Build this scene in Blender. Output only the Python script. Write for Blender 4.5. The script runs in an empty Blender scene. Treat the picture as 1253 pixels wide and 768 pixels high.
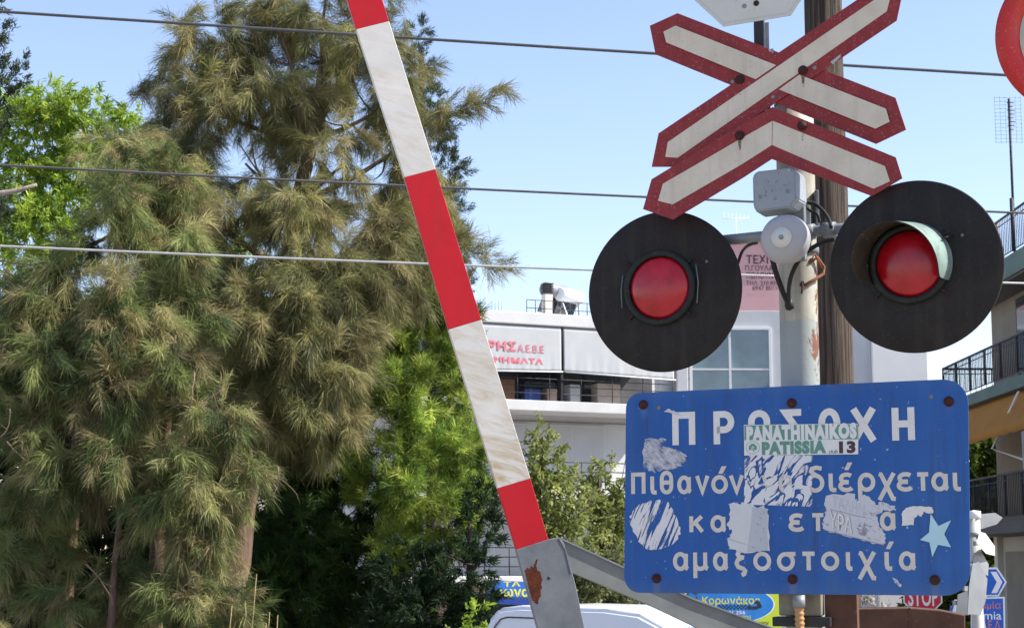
import bpy, bmesh, math, random
import numpy as np
from mathutils import Vector, Matrix

# ------------------------------------------------------------------ camera, world, sun, exposure
SC = bpy.context.scene
COL = SC.collection
R = math.radians
F_PX, CX, CY = 2200.0, 626.5, 384.0          # focal length and centre, in pixels of the 1253 px wide photograph
PITCH = R(8.0)
EYE = Vector((0.0, 0.0, 1.65))
cam_data = bpy.data.cameras.new('camera')
cam = bpy.data.objects.new('camera', cam_data)
COL.objects.link(cam)
cam.location = EYE
cam.rotation_euler = (R(90) + PITCH, 0, 0)
cam_data.sensor_width = 36.0
cam_data.lens = 36.0 * F_PX / 1253.0
cam_data.clip_start = 0.05
cam_data.clip_end = 5000
cam_data.dof.use_dof = True
cam_data.dof.focus_distance = 6.2
cam_data.dof.aperture_fstop = 20.0
SC.camera = cam

SUN_AZ, SUN_EL = R(85), R(45)               # azimuth measured from "towards the camera", turning to the right
sun_dir = Vector((math.sin(SUN_AZ) * math.cos(SUN_EL), -math.cos(SUN_AZ) * math.cos(SUN_EL), math.sin(SUN_EL)))
world = bpy.data.worlds.new('World')
SC.world = world
world.use_nodes = True
wn = world.node_tree
bg = wn.nodes['Background']
sky = wn.nodes.new('ShaderNodeTexSky')
sky.sky_type = 'NISHITA'
sky.sun_disc = False
sky.sun_elevation = SUN_EL
sky.sun_rotation = math.atan2(sun_dir.x, sun_dir.y)
sky.altitude = 100
sky.air_density = 1.0
sky.dust_density = 0.4
sky.ozone_density = 3.5
tint = wn.nodes.new('ShaderNodeMix')            # a slightly milky sky, less cyan than clean air
tint.data_type = 'RGBA'
tint.blend_type = 'MULTIPLY'
tint.inputs[0].default_value = 1.0
tint.inputs[7].default_value = (1.19, 1.0, 0.955, 1)
wn.links.new(sky.outputs[0], tint.inputs[6])
wn.links.new(tint.outputs[2], bg.inputs[0])
bg.inputs[1].default_value = 0.135
sd = bpy.data.lights.new('sun', 'SUN')
sd.energy = 5.0
sd.angle = R(0.5)
sd.color = (1.0, 0.94, 0.84)
sun = bpy.data.objects.new('sun', sd)
COL.objects.link(sun)
sun.rotation_euler = sun_dir.to_track_quat('Z', 'Y').to_euler()
sun.location = sun_dir * 60
SC.view_settings.view_transform = 'Standard'
SC.view_settings.look = 'None'
SC.view_settings.exposure = 1.0
SC.view_settings.gamma = 1.0
SC.cycles.max_bounces = 7
SC.cycles.transparent_max_bounces = 12

# ------------------------------------------------------------------ helpers
rnd = random.Random(7)
FWD = Vector((0, math.cos(PITCH), math.sin(PITCH)))
UPV = Vector((0, -math.sin(PITCH), math.cos(PITCH)))
STREET = -0.7

def ray(px, py):
    return Vector((1, 0, 0)) * ((px - CX) / F_PX) - UPV * ((py - CY) / F_PX) + FWD

def at(px, py, Y):
    d = ray(px, py)
    return EYE + d * (Y / d.y)

def mpp(Y):
    return Y / F_PX

class Frame:
    """An upright plane in the place: x along it to the right, y up, z towards the viewer."""
    def __init__(s, px, py, Y, yaw):
        a = R(yaw)
        s.o = at(px, py, Y)
        s.u = Vector((math.cos(a), -math.sin(a), 0))
        s.n = Vector((-math.sin(a), -math.cos(a), 0))
        s.v = Vector((0, 0, 1))
        s.mat = Matrix((( s.u.x, s.v.x, s.n.x, s.o.x), (s.u.y, s.v.y, s.n.y, s.o.y), (s.u.z, s.v.z, s.n.z, s.o.z), (0, 0, 0, 1)))
    def uv(s, px, py, off=0.0):
        d = ray(px, py)
        t = ((s.o + s.n * off) - EYE).dot(s.n) / d.dot(s.n)
        p = EYE + d * t - s.o
        return (p.dot(s.u), p.dot(s.v))
    def poly(s, pts, off=0.0):
        return [s.uv(x, y, off) for x, y in pts]

class MB:
    """Collects geometry for ONE mesh object."""
    def __init__(s):
        s.bm = bmesh.new()
    def face(s, pts):
        vs = [s.bm.verts.new(p) for p in pts]
        return s.bm.faces.new(vs)
    def box(s, x0, x1, y0, y1, z0, z1, bev=0.0, mat=None, seg=2):
        t = bmesh.new()
        bmesh.ops.create_cube(t, size=1.0)
        for v in t.verts:
            v.co = Vector(((x0 + x1) / 2 + v.co.x * (x1 - x0), (y0 + y1) / 2 + v.co.y * (y1 - y0), (z0 + z1) / 2 + v.co.z * (z1 - z0)))
        if bev > 0:
            bmesh.ops.bevel(t, geom=t.edges[:], offset=bev, segments=seg, affect='EDGES', profile=0.6)
        s._merge(t, mat)
        return s
    def prism(s, pts, z0, z1, bev=0.0, mat=None):
        t = bmesh.new()
        a = [t.verts.new((x, y, z1)) for x, y in pts]
        f = t.faces.new(a)
        r = bmesh.ops.extrude_face_region(t, geom=[f])
        for e in r['geom']:
            if isinstance(e, bmesh.types.BMVert):
                e.co.z = z0
        bmesh.ops.recalc_face_normals(t, faces=t.faces[:])
        if bev > 0:
            bmesh.ops.bevel(t, geom=t.edges[:], offset=bev, segments=1, affect='EDGES')
        s._merge(t, mat)
        return s
    def _merge(s, t, mat=None):
        m = {}
        for v in t.verts:
            m[v] = s.bm.verts.new(mat @ v.co if mat else v.co)
        for f in t.faces:
            try:
                nf = s.bm.faces.new([m[v] for v in f.verts])
                nf.smooth = f.smooth
            except ValueError:
                pass
        t.free()
    def tube(s, pts, rad, seg=10, cap=True, smooth=True):
        pts = [Vector(p) for p in pts]
        if not hasattr(rad, '__len__'):
            rad = [rad] * len(pts)
        ref = None
        rings = []
        for i, p in enumerate(pts):
            d = (pts[min(i + 1, len(pts) - 1)] - pts[max(i - 1, 0)]).normalized()
            if ref is None:
                ref = d.orthogonal().normalized()
            else:
                ref = (ref - d * ref.dot(d)).normalized()
            b = d.cross(ref)
            rings.append([s.bm.verts.new(p + (ref * math.cos(2 * math.pi * k / seg) + b * math.sin(2 * math.pi * k / seg)) * rad[i]) for k in range(seg)])
        for i in range(len(rings) - 1):
            for k in range(seg):
                f = s.bm.faces.new((rings[i][k], rings[i][(k + 1) % seg], rings[i + 1][(k + 1) % seg], rings[i + 1][k]))
                f.smooth = smooth
        if cap:
            s.bm.faces.new(rings[0][::-1])
            s.bm.faces.new(rings[-1])
        return s
    def lathe(s, prof, seg=48, a0=0.0, a1=2 * math.pi, origin=(0, 0, 0), smooth=True):
        """prof: (radius, z) pairs turned round the local z axis"""
        ox, oy, oz = origin
        full = abs(a1 - a0 - 2 * math.pi) < 1e-6
        n = seg if full else seg + 1
        rings = []
        for r, z in prof:
            if r < 1e-7:
                rings.append([s.bm.verts.new((ox, oy, oz + z))] * n)
            else:
                rings.append([s.bm.verts.new((ox + r * math.cos(a0 + (a1 - a0) * k / seg), oy + r * math.sin(a0 + (a1 - a0) * k / seg), oz + z)) for k in range(n)])
        for i in range(len(rings) - 1):
            for k in range(seg):
                q = [rings[i][k], rings[i][(k + 1) % n], rings[i + 1][(k + 1) % n], rings[i + 1][k]]
                u = []
                for v in q:
                    if v not in u:
                        u.append(v)
                if len(u) >= 3:
                    f = s.bm.faces.new(u)
                    f.smooth = smooth
        return s
    def build(s, name, mat, parent=None, mw=None, autosmooth=None):
        bmesh.ops.recalc_face_normals(s.bm, faces=s.bm.faces[:])
        me = bpy.data.meshes.new(name)
        s.bm.to_mesh(me)
        s.bm.free()
        me.materials.append(mat)
        o = bpy.data.objects.new(name, me)
        COL.objects.link(o)
        if parent:
            o.parent = parent
        if mw is not None:
            o.matrix_world = mw
        return o

def tag(o, label=None, cat=None, group=None, kind=None):
    if label: o['label'] = label
    if cat: o['category'] = cat
    if group: o['group'] = group
    if kind: o['kind'] = kind
    return o

def thing(name, label, cat, mw=None, loc=None, group=None):
    o = bpy.data.objects.new(name, None)
    o.empty_display_size = 0.1
    COL.objects.link(o)
    if mw is not None:
        o.matrix_world = mw
    if loc is not None:
        o.location = loc
    return tag(o, label, cat, group)

def copy_thing(o, parent=None):
    c = o.copy()
    COL.objects.link(c)
    if parent is not None:
        c.parent = parent
    for ch in list(o.children):
        copy_thing(ch, c)
    return c

# ------------------------------------------------------------------ materials
def new_mat(name):
    m = bpy.data.materials.new(name)
    m.use_nodes = True
    nt = m.node_tree
    return m, nt, nt.nodes['Principled BSDF']

class N:
    """terse node building"""
    def __init__(s, nt):
        s.nt = nt
        s.tc = nt.nodes.new('ShaderNodeTexCoord')
    def obj(s, scale=(1, 1, 1), rot=(0, 0, 0), loc=(0, 0, 0)):
        m = s.nt.nodes.new('ShaderNodeMapping')
        m.inputs['Scale'].default_value = scale
        m.inputs['Rotation'].default_value = rot
        m.inputs['Location'].default_value = loc
        src = s.tc.outputs['Object']
        if any(rot):                                   # turn first, stretch afterwards
            m0 = s.nt.nodes.new('ShaderNodeMapping')
            m0.inputs['Rotation'].default_value = rot
            m.inputs['Rotation'].default_value = (0, 0, 0)
            s.nt.links.new(src, m0.inputs[0])
            src = m0.outputs[0]
        s.nt.links.new(src, m.inputs[0])
        return m.outputs[0]
    def noise(s, vec, scale=5, detail=4, rough=0.55, dist=0.0):
        n = s.nt.nodes.new('ShaderNodeTexNoise')
        n.inputs['Scale'].default_value = scale
        n.inputs['Detail'].default_value = detail
        n.inputs['Roughness'].default_value = rough
        n.inputs['Distortion'].default_value = dist
        s.nt.links.new(vec, n.inputs['Vector'])
        return n.outputs['Fac']
    def voronoi(s, vec, scale=5):
        n = s.nt.nodes.new('ShaderNodeTexVoronoi')
        n.inputs['Scale'].default_value = scale
        s.nt.links.new(vec, n.inputs['Vector'])
        return n.outputs['Distance']
    def ramp(s, fac, a, b, ca=(0, 0, 0, 1), cb=(1, 1, 1, 1)):
        n = s.nt.nodes.new('ShaderNodeValToRGB')
        n.color_ramp.elements[0].position = a
        n.color_ramp.elements[1].position = b
        n.color_ramp.elements[0].color = ca
        n.color_ramp.elements[1].color = cb
        s.nt.links.new(fac, n.inputs[0])
        return n.outputs[0]
    def mix(s, fac, a, b, mode='MIX'):
        n = s.nt.nodes.new('ShaderNodeMix')
        n.data_type = 'RGBA'
        n.blend_type = mode
        for sock, v in ((n.inputs[0], fac), (n.inputs[6], a), (n.inputs[7], b)):
            if isinstance(v, bpy.types.NodeSocket):
                s.nt.links.new(v, sock)
            elif isinstance(v, (int, float)):
                sock.default_value = v
            else:
                sock.default_value = (*v[:3], 1)
        return n.outputs[2]
    def math(s, op, a, b=0.0, c=0.0):
        n = s.nt.nodes.new('ShaderNodeMath')
        n.operation = op
        for i, v in enumerate((a, b, c)):
            if isinstance(v, bpy.types.NodeSocket):
                s.nt.links.new(v, n.inputs[i])
            else:
                n.inputs[i].default_value = v
        return n.outputs[0]
    def sep(s, vec):
        n = s.nt.nodes.new('ShaderNodeSeparateXYZ')
        s.nt.links.new(vec, n.inputs[0])
        return n.outputs
    def bump(s, h, bsdf, strength=0.3, dist=0.01):
        n = s.nt.nodes.new('ShaderNodeBump')
        n.inputs['Strength'].default_value = strength
        n.inputs['Distance'].default_value = dist
        s.nt.links.new(h, n.inputs['Height'])
        s.nt.links.new(n.outputs[0], bsdf.inputs['Normal'])
    def link(s, a, b):
        s.nt.links.new(a, b)

def surf(name, c1, c2=None, rough=0.6, scale=6, metal=0.0, bump=0.0, spec=0.22, streak=None, streak_amt=0.5,
         speck=None, speck_scale=120, speck_amt=0.5, rust=None, rust_at=(0.62, 0.68), rust_scale=4, coat=0.0):
    """weathered paint / plaster / metal: two-tone noise, vertical streaks, specks, rust blotches"""
    m, nt, b = new_mat(name)
    n = N(nt)
    v = n.obj()
    c2 = c2 or tuple(x * 0.75 for x in c1)
    f = n.ramp(n.noise(v, scale, 6, 0.6), 0.3, 0.7)
    col = n.mix(f, c1, c2)
    if streak:
        sv = n.obj((14, 0.7, 14)) if streak_amt > 0 else n.obj((14, 14, 0.7))
        sf = n.ramp(n.noise(sv, 1.5, 4, 0.6), 0.5, 0.75)
        col = n.mix(n.math('MULTIPLY', sf, abs(streak_amt)), col, streak)
    if speck:
        pf = n.ramp(n.noise(v, speck_scale, 2, 0.5), 0.64, 0.70)
        col = n.mix(n.math('MULTIPLY', pf, speck_amt), col, speck)
    if rust:
        rf = n.ramp(n.noise(v, rust_scale, 8, 0.65, 0.4), *rust_at)
        rc = n.mix(n.noise(v, 40, 4), rust, tuple(x * 0.45 for x in rust))
        col = n.mix(rf, col, rc)
    n.link(col, b.inputs['Base Color'])
    rr = n.ramp(n.noise(v, scale * 3, 4), 0.3, 0.7, (rough - 0.08,) * 3 + (1,), (min(1, rough + 0.12),) * 3 + (1,))
    n.link(rr, b.inputs['Roughness'])
    b.inputs['Metallic'].default_value = metal
    b.inputs['Specular IOR Level'].default_value = spec
    if coat:
        b.inputs['Coat Weight'].default_value = coat
        b.inputs['Coat Roughness'].default_value = 0.15
    if bump:
        n.bump(n.noise(v, scale * 8, 5), b, bump, 0.004)
    return m

M = {}
M['galv'] = surf('galvanised_steel', (0.26, 0.28, 0.30), (0.17, 0.19, 0.21), 0.55, 9, 0.25, 0.1, speck=(0.12, 0.08, 0.06), speck_scale=60, speck_amt=0.4)
M['galv_rust'] = surf('galvanised_plate_rusting', (0.19, 0.21, 0.23), (0.115, 0.13, 0.15), 0.6, 7, 0.2, 0.15, rust=(0.17, 0.09, 0.06), rust_at=(0.62, 0.74), rust_scale=5)
M['rust'] = surf('rusty_iron', (0.125, 0.066, 0.050), (0.08, 0.042, 0.032), 0.85, 10, 0.0, 0.4, speck=(0.16, 0.12, 0.10), speck_scale=50, speck_amt=0.5)
M['rust_patch'] = surf('bare_rust', (0.12, 0.03, 0.014), (0.05, 0.014, 0.009), 0.9, 30, 0, 0.5)
M['bolt'] = surf('rusty_bolt', (0.075, 0.026, 0.024), (0.035, 0.015, 0.015), 0.75, 60, 0.2, 0.3)
M['dark_metal'] = surf('dark_metal', (0.03, 0.032, 0.035), (0.02, 0.02, 0.022), 0.5, 20)
M['cable'] = surf('black_rubber', (0.012, 0.012, 0.013), (0.02, 0.02, 0.02), 0.55, 30)
M['white_paint'] = surf('white_paint', (0.72, 0.72, 0.72), (0.62, 0.63, 0.64), 0.5, 3)
M['sign_red'] = surf('faded_red_sheeting', (0.255, 0.031, 0.035), (0.19, 0.025, 0.029), 0.5, 14, speck=(0.55, 0.35, 0.33), speck_scale=170, speck_amt=0.35, streak=(0.30, 0.06, 0.06), streak_amt=0.4)
M['sign_white'] = surf('dirty_white_sheeting', (0.62, 0.57, 0.47), (0.50, 0.455, 0.37), 0.42, 7, speck=(0.35, 0.3, 0.26), speck_scale=90, speck_amt=0.35, streak=(0.40, 0.36, 0.29), streak_amt=0.55)
M['sign_back'] = surf('grey_sign_back', (0.24, 0.255, 0.27), (0.18, 0.195, 0.21), 0.45, 6, 0.1, streak=(0.3, 0.3, 0.3), streak_amt=0.3)
M['black_board'] = surf('black_weathered_board', (0.0125, 0.0115, 0.012), (0.021, 0.018, 0.016), 0.62, 5, bump=0.08, speck=(0.08, 0.075, 0.07), speck_scale=140, speck_amt=0.35, streak=(0.036, 0.032, 0.028), streak_amt=0.55)
M['housing_green'] = surf('dark_green_enamel', (0.018, 0.025, 0.022), (0.011, 0.014, 0.013), 0.5, 20, speck=(0.09, 0.05, 0.03), speck_scale=60, speck_amt=0.4)
M['visor'] = surf('weathered_green_visor', (0.22, 0.31, 0.28), (0.15, 0.21, 0.19), 0.5, 10, speck=(0.1, 0.06, 0.04), speck_scale=40, speck_amt=0.6, streak=(0.05, 0.05, 0.04), streak_amt=0.5)
M['visor_in'] = surf('sooty_visor_lining', (0.040, 0.030, 0.022), (0.02, 0.016, 0.013), 0.75, 12, speck=(0.14, 0.10, 0.07), speck_scale=50, speck_amt=0.6)
M['bell_box'] = surf('blue_grey_casting', (0.27, 0.30, 0.335), (0.22, 0.25, 0.28), 0.5, 8, 0.0, 0.05, speck=(0.08, 0.08, 0.09), speck_scale=70, speck_amt=0.5)
M['gong'] = surf('pale_grey_enamel', (0.36, 0.365, 0.38), (0.30, 0.305, 0.32), 0.4, 6, speck=(0.3, 0.3, 0.3), speck_scale=90, speck_amt=0.4)
# ------------------------------------------------------------------ more materials for the crossing
def lens_mat():
    m, nt, b = new_mat('red_signal_glass')
    n = N(nt)
    v = n.obj()
    f = n.ramp(n.noise(v, 14, 4, 0.6), 0.36, 0.66)
    n.link(n.mix(f, (0.30, 0.0, 0.005), (0.43, 0.006, 0.02)), b.inputs['Base Color'])
    b.inputs['Roughness'].default_value = 0.25
    b.inputs['Coat Weight'].default_value = 0.45
    b.inputs['Coat Roughness'].default_value = 0.2
    b.inputs['Specular IOR Level'].default_value = 0.3
    b.inputs['Subsurface Weight'].default_value = 0.25
    b.inputs['Subsurface Radius'].default_value = (0.03, 0.002, 0.002)
    w = nt.nodes.new('ShaderNodeTexWave')
    w.wave_type = 'RINGS'
    w.rings_direction = 'Z'
    w.inputs['Scale'].default_value = 45
    n.link(v, w.inputs[0])
    n.bump(w.outputs['Fac'], b, 0.07, 0.003)
    return m
M['lens'] = lens_mat()

def pole_mat():
    m, nt, b = new_mat('cream_painted_pole')
    n = N(nt)
    v = n.obj()
    xyz = n.sep(v)
    base = n.mix(n.ramp(n.noise(v, 12, 6, 0.6), 0.35, 0.7), (0.43, 0.43, 0.385), (0.30, 0.295, 0.25))
    base = n.mix(n.math('MULTIPLY', n.ramp(n.noise(n.obj((20, 20, 1.0)), 1.6, 4), 0.40, 0.68), 0.75), base, (0.22, 0.19, 0.13))
    grey = n.mix(n.noise(v, 9, 5), (0.30, 0.33, 0.33), (0.22, 0.25, 0.25))
    edge = n.math('ADD', xyz[2], n.math('MULTIPLY', n.math('SUBTRACT', n.noise(v, 25, 3), 0.5), 0.03))
    low = n.math('LESS_THAN', edge, at(978, 394, 6.1).z)
    col = n.mix(low, base, grey)
    # rust: heavier on the side facing +x and just above the grey section
    rx = n.math('ADD', n.noise(n.obj((1, 1, 0.55)), 13, 8, 0.7, 0.3), n.math('MULTIPLY', n.math('SUBTRACT', xyz[0], 0.03), 2.2))
    rz = n.math('MULTIPLY', n.math('ABSOLUTE', n.math('SUBTRACT', xyz[2], at(978, 395, 6.1).z)), -0.12)
    rf = n.ramp(n.math('ADD', rx, rz), 0.56, 0.61)
    rust = n.mix(n.noise(v, 60, 4), (0.22, 0.08, 0.035), (0.09, 0.035, 0.02))
    n.link(n.mix(rf, col, rust), b.inputs['Base Color'])
    b.inputs['Roughness'].default_value = 0.6
    n.bump(n.math('ADD', n.noise(v, 60, 4), rf), b, 0.25, 0.003)
    return m
M['pole'] = pole_mat()

def wood_mat():
    m, nt, b = new_mat('weathered_creosoted_wood')
    n = N(nt)
    grain = n.noise(n.obj((30, 30, 0.7)), 2.2, 8, 0.65, 0.6)
    v2 = n.noise(n.obj((8, 8, 0.5)), 2, 4)
    col = n.mix(n.ramp(grain, 0.41, 0.60), (0.018, 0.013, 0.010), (0.105, 0.076, 0.054))
    col = n.mix(n.math('MULTIPLY', n.ramp(v2, 0.45, 0.7), 0.6), col, (0.08, 0.055, 0.04))
    crack = n.ramp(n.noise(n.obj((26, 26, 0.45)), 1.5, 4, .6, .3), 0.58, 0.63)
    n.link(n.mix(n.math('MULTIPLY', crack, 0.8), col, (0.015, 0.012, 0.01)), b.inputs['Base Color'])
    b.inputs['Roughness'].default_value = 0.9
    n.bump(n.math('SUBTRACT', grain, crack), b, 1.0, 0.02)
    return m
M['wood'] = wood_mat()

# ------------------------------------------------------------------ the wooden pole and the steel signal pole
WY = 9.3
wc = at(1022, 460, WY)
t = thing('wooden_pole', 'weathered brown wooden utility pole rising behind the cream steel signal pole', 'pole', loc=(wc.x, WY, 0))
b = MB()
zs = [0 + 0.4 * i for i in range(24)]
b.tube([(rnd.uniform(-.004, .004) - 0.003 * z, 0, z) for z in zs], [0.110 - 0.0022 * z + rnd.uniform(-.002, .002) for z in zs], 28)
b.build('pole_shaft', M['wood'], t)

PY = 6.1
pc = at(978.5, 430, PY)
PR = 0.0655
pole_top = at(970, 120, PY).z
t = thing('signal_pole', 'rust flecked cream steel pole carrying the two red lamps and the signs', 'pole', loc=(pc.x, PY, 0))
b = MB()
b.tube([(0, 0, 0), (0, 0, 1.0), (0, 0, 2.0), (0, 0, 3.0), (0, 0, pole_top)], PR, 40)
o = b.build('pole_shaft', M['pole'], t)
b = MB()
b.lathe([(PR + .001, 0), (PR + .05, 0), (PR + .05, .02), (PR + .001, .02)], 32)
b.build('base_flange', M['galv'], t)
b = MB(); b.lathe([(0, 0.012), (PR * .8, .008), (PR + .004, 0), (PR + .004, -.03)], 32, origin=(0, 0, pole_top + .002)); b.build('cap', M['galv'], t)

# cross arm: from behind the left disc to behind the right one
DL, DR = 6.18, 5.73
aL, aR = at(812, 356, DL), at(1120, 325, DR)
axis = (aR - aL).normalized()
za = at(1000, 284, 6.0).z
b = MB()
p0 = Vector((aL.x + .0, aL.y + .10, za)) - Vector((pc.x, PY, 0))
p1 = Vector((aR.x, aR.y + .10, za)) - Vector((pc.x, PY, 0))
mid = Vector((0, -PR - .028, za))
b.tube([p0, mid + (p0 - mid).normalized() * .09, mid, mid + (p1 - mid).normalized() * .09, p1], .0185, 18)
arm = b.build('cross_arm', M['galv'], t)
for f in (0.42, 0.62):
    q = mid + (p1 - mid) * (f - .35); d = (p1 - mid).normalized()
    b = MB(); b.tube([q - d * .022, q + d * .022], .026, 18); b.build('arm_collar', M['galv'], t)
q = mid + (p0 - mid) * .12; d = (p0 - mid).normalized()
b = MB(); b.tube([q - d * .012, q + d * .012], .025, 18); b.build('arm_collar', M['galv'], t)
for dz in (-.05, .05):
    b = MB(); b.lathe([(PR + .001, -.012), (PR + .008, -.012), (PR + .008, .012), (PR + .001, .012)], 32, origin=(0, 0, za + dz)); b.build('clamp_band', M['galv_rust'], t)
b = MB(); b.box(-.03, .03, -PR - .05, -PR + .01, za - .07, za + .09, .004); b.build('clamp_plate', M['galv'], t)
b = MB(); b.box(.052, .064, -PR - .02, -PR + .06, za + .0, za + .15, .003); b.build('bracket_strap', M['galv_rust'], t)
# small rusty peg and hooked wire on the shaft
b = MB(); zz = at(978, 352, PY).z
b.tube([(0, -PR + .002, zz), (0, -PR - .03, zz + .003)], .006, 8); b.tube([(0, -PR - .028, zz + .004), (-.004, -PR - .03, zz - .035)], .003, 6)
b.build('peg', M['bolt'], t)
b = MB(); z1 = at(990, 318, PY).z
b.tube([(.03, -PR * .9, z1 - .02), (.06, -.05, z1), (.085, -.03, z1 - .03), (.08, -.04, z1 - .055), (.05, -.06, z1 - .075), (.01, -PR - .005, z1 - .10)], .0055, 8)
b.tube([(.03, -PR * .9, z1 - .02), (.05, -.06, z1 + .01), (.075, -.035, z1 - .035)], .004, 8)
b.build('rusty_hook', surf('orange_rust_wire', (0.28, 0.12, 0.06), (0.18, .07, .04), .8, 40), t)

# ------------------------------------------------------------------ bolts, stroke lettering
def bolt(parent, x, y, z, r=.011, h=.009, name='bolt', mat='bolt'):
    b = MB()
    b.lathe([(r * 1.35, 0), (r * 1.35, h * .3), (r, h * .35), (r * .9, h * .85), (r * .5, h * 1.1), (0, h * 1.15)], 14, origin=(x, y, z))
    return b.build(name, M[mat], parent)

def ribbon(b, pts, w, z, closed=False, z0=0.0):
    P = [Vector((p[0], p[1])) for p in pts]
    n = len(P)
    L, Rr = [], []
    for i in range(n):
        if closed:
            a, c = P[(i - 1) % n], P[(i + 1) % n]
        else:
            a, c = P[max(i - 1, 0)], P[min(i + 1, n - 1)]
        d1 = (P[i] - a); d2 = (c - P[i])
        if d1.length < 1e-9: d1 = d2
        if d2.length < 1e-9: d2 = d1
        d1.normalize(); d2.normalize()
        tdir = (d1 + d2)
        if tdir.length < 1e-6: tdir = d1
        tdir.normalize()
        nn = Vector((-tdir.y, tdir.x))
        k = max(0.45, abs(nn.dot(Vector((-d1.y, d1.x)))))
        L.append(P[i] + nn * (w / 2 / k)); Rr.append(P[i] - nn * (w / 2 / k))
    m = n if closed else n - 1
    vt = [(b.bm.verts.new((l.x, l.y, z)), b.bm.verts.new((r.x, r.y, z))) for l, r in zip(L, Rr)]
    vb = [(b.bm.verts.new((l.x, l.y, z0)), b.bm.verts.new((r.x, r.y, z0))) for l, r in zip(L, Rr)]
    for i in range(m):
        j = (i + 1) % n
        b.bm.faces.new((vt[i][0], vt[i][1], vt[j][1], vt[j][0]))
        b.bm.faces.new((vt[i][0], vt[j][0], vb[j][0], vb[i][0]))
        b.bm.faces.new((vt[i][1], vb[i][1], vb[j][1], vt[j][1]))
    if not closed:
        b.bm.faces.new((vt[0][0], vb[0][0], vb[0][1], vt[0][1]))
        b.bm.faces.new((vt[-1][0], vt[-1][1], vb[-1][1], vb[-1][0]))

def arc(cx, cy, rx, ry, a0, a1, n=14):
    return [(cx + rx * math.cos(R(a0 + (a1 - a0) * i / n)), cy + ry * math.sin(R(a0 + (a1 - a0) * i / n))) for i in range(n + 1)]
def ell(cx, cy, rx, ry, n=28):
    return ('c', arc(cx, cy, rx, ry, 0, 360 - 360 / n, n - 1))
def stad(w=1.0, h=1.0):
    return ('c', arc(.5, .7, .5, .3, 0, 180) + arc(.5, .3, .5, .3, 180, 360))
ALPHA = [ell(.44, .5, .44, .5), [(.90, 1.02), (.90, .22), (.93, .06), (1.05, .0)]]
GL = {
 'Π': [[(0, -.08), (0, 1), (1, 1), (1, -.08)]],
 'π': [[(0, -.08), (0, 1.24), (1, 1.24), (1, -.08)]],
 'Ρ': [[(0, -.08), (0, 1), (.5, 1)] + arc(.5, .72, .5, .28, 90, -90) + [(0, .44)]],
 'Ο': [stad()],
 'Σ': [[(1.05, 1), (0, 1), (.62, .5), (0, 0), (1.05, 0)]],
 'Ω': [[(-.1, 0), (.28, 0)] + arc(.5, .58, .5, .42, 235, -55, 24) + [(.72, 0), (1.1, 0)]],
 'Χ': [[(0, 1.08), (1, -.08)], [(1, 1.08), (0, -.08)]],
 'Η': [[(0, 1.08), (0, -.08)], [(1, 1.08), (1, -.08)], [(0, .5), (1, .5)]],
 'ι': [[(.25, 1.1), (.25, .25), (.36, .06), (.6, 0), (1.15, .0)]],
 'θ': [('c', arc(.5, .92, .5, .42, 0, 180) + arc(.5, .42, .5, .42, 180, 360)), [(0, .67), (1, .67)]],
 'α': ALPHA,
 'ν': [[(0, 1.1), (.5, 0), (1, 1.1)]],
 'ο': [ell(.5, .5, .5, .5)],
 'δ': [ell(.5, .47, .5, .5), [(.98, 1.42), (.6, 1.5), (.28, 1.42), (.22, 1.25), (.42, 1.08), (.75, .88)]],
 'ε': [arc(.55, .76, .48, .26, 40, 262, 16) + [(.72, .5)], [(.72, .52)] + arc(.53, .26, .53, .27, 95, 330, 16)],
 'ρ': [ell(.5, .5, .5, .5), [(0, .5), (0, -.66)]],
 'χ': [[(0, 1.05), (.14, 1.0), (.9, -.62), (1.08, -.64)], [(1, 1.1), (0, -.70)]],
 'τ': [[(-.1, 1), (1.1, 1)], [(.5, 1), (.5, -.1)]],
 'κ': [[(0, 1.1), (0, -.1)], [(.95, 1.08), (.12, .45)], [(.38, .6), (1.0, -.08)]],
 'μ': [[(0, 1.1), (0, -.62)], [(0, .35)] + arc(.42, .32, .42, .32, 180, 360) + [(.84, 1.1)], [(.84, .3), (.88, .08), (1.05, 0)]],
 'ξ': [[(.0, 1.3), (1, 1.3)], [(.75, 1.3), (.3, 1.16), (.14, .98), (.3, .8), (.85, .74)], [(.6, .74), (.15, .6), (0, .36), (.2, .12), (.75, .0), (.95, -.14), (.85, -.34), (.55, -.42)]],
 'σ': [ell(.46, .48, .46, .5), [(.46, .98), (1.1, .98)]],
}

# ------------------------------------------------------------------ text from the built-in typeface
_fontcache = {}
def text_mesh(body, bold=0.0, shear=0.0):
    c = bpy.data.curves.new('lettering', 'FONT')
    c.body = body
    c.offset = bold
    c.shear = shear
    c.space_character = 1.0 + bold * 2.2
    c.resolution_u = 3
    o = bpy.data.objects.new('lettering', c)
    COL.objects.link(o)
    dg = bpy.context.evaluated_depsgraph_get()
    me = bpy.data.meshes.new_from_object(o.evaluated_get(dg))
    COL.objects.unlink(o)
    bpy.data.objects.remove(o)
    bpy.data.curves.remove(c)
    return me

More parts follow.
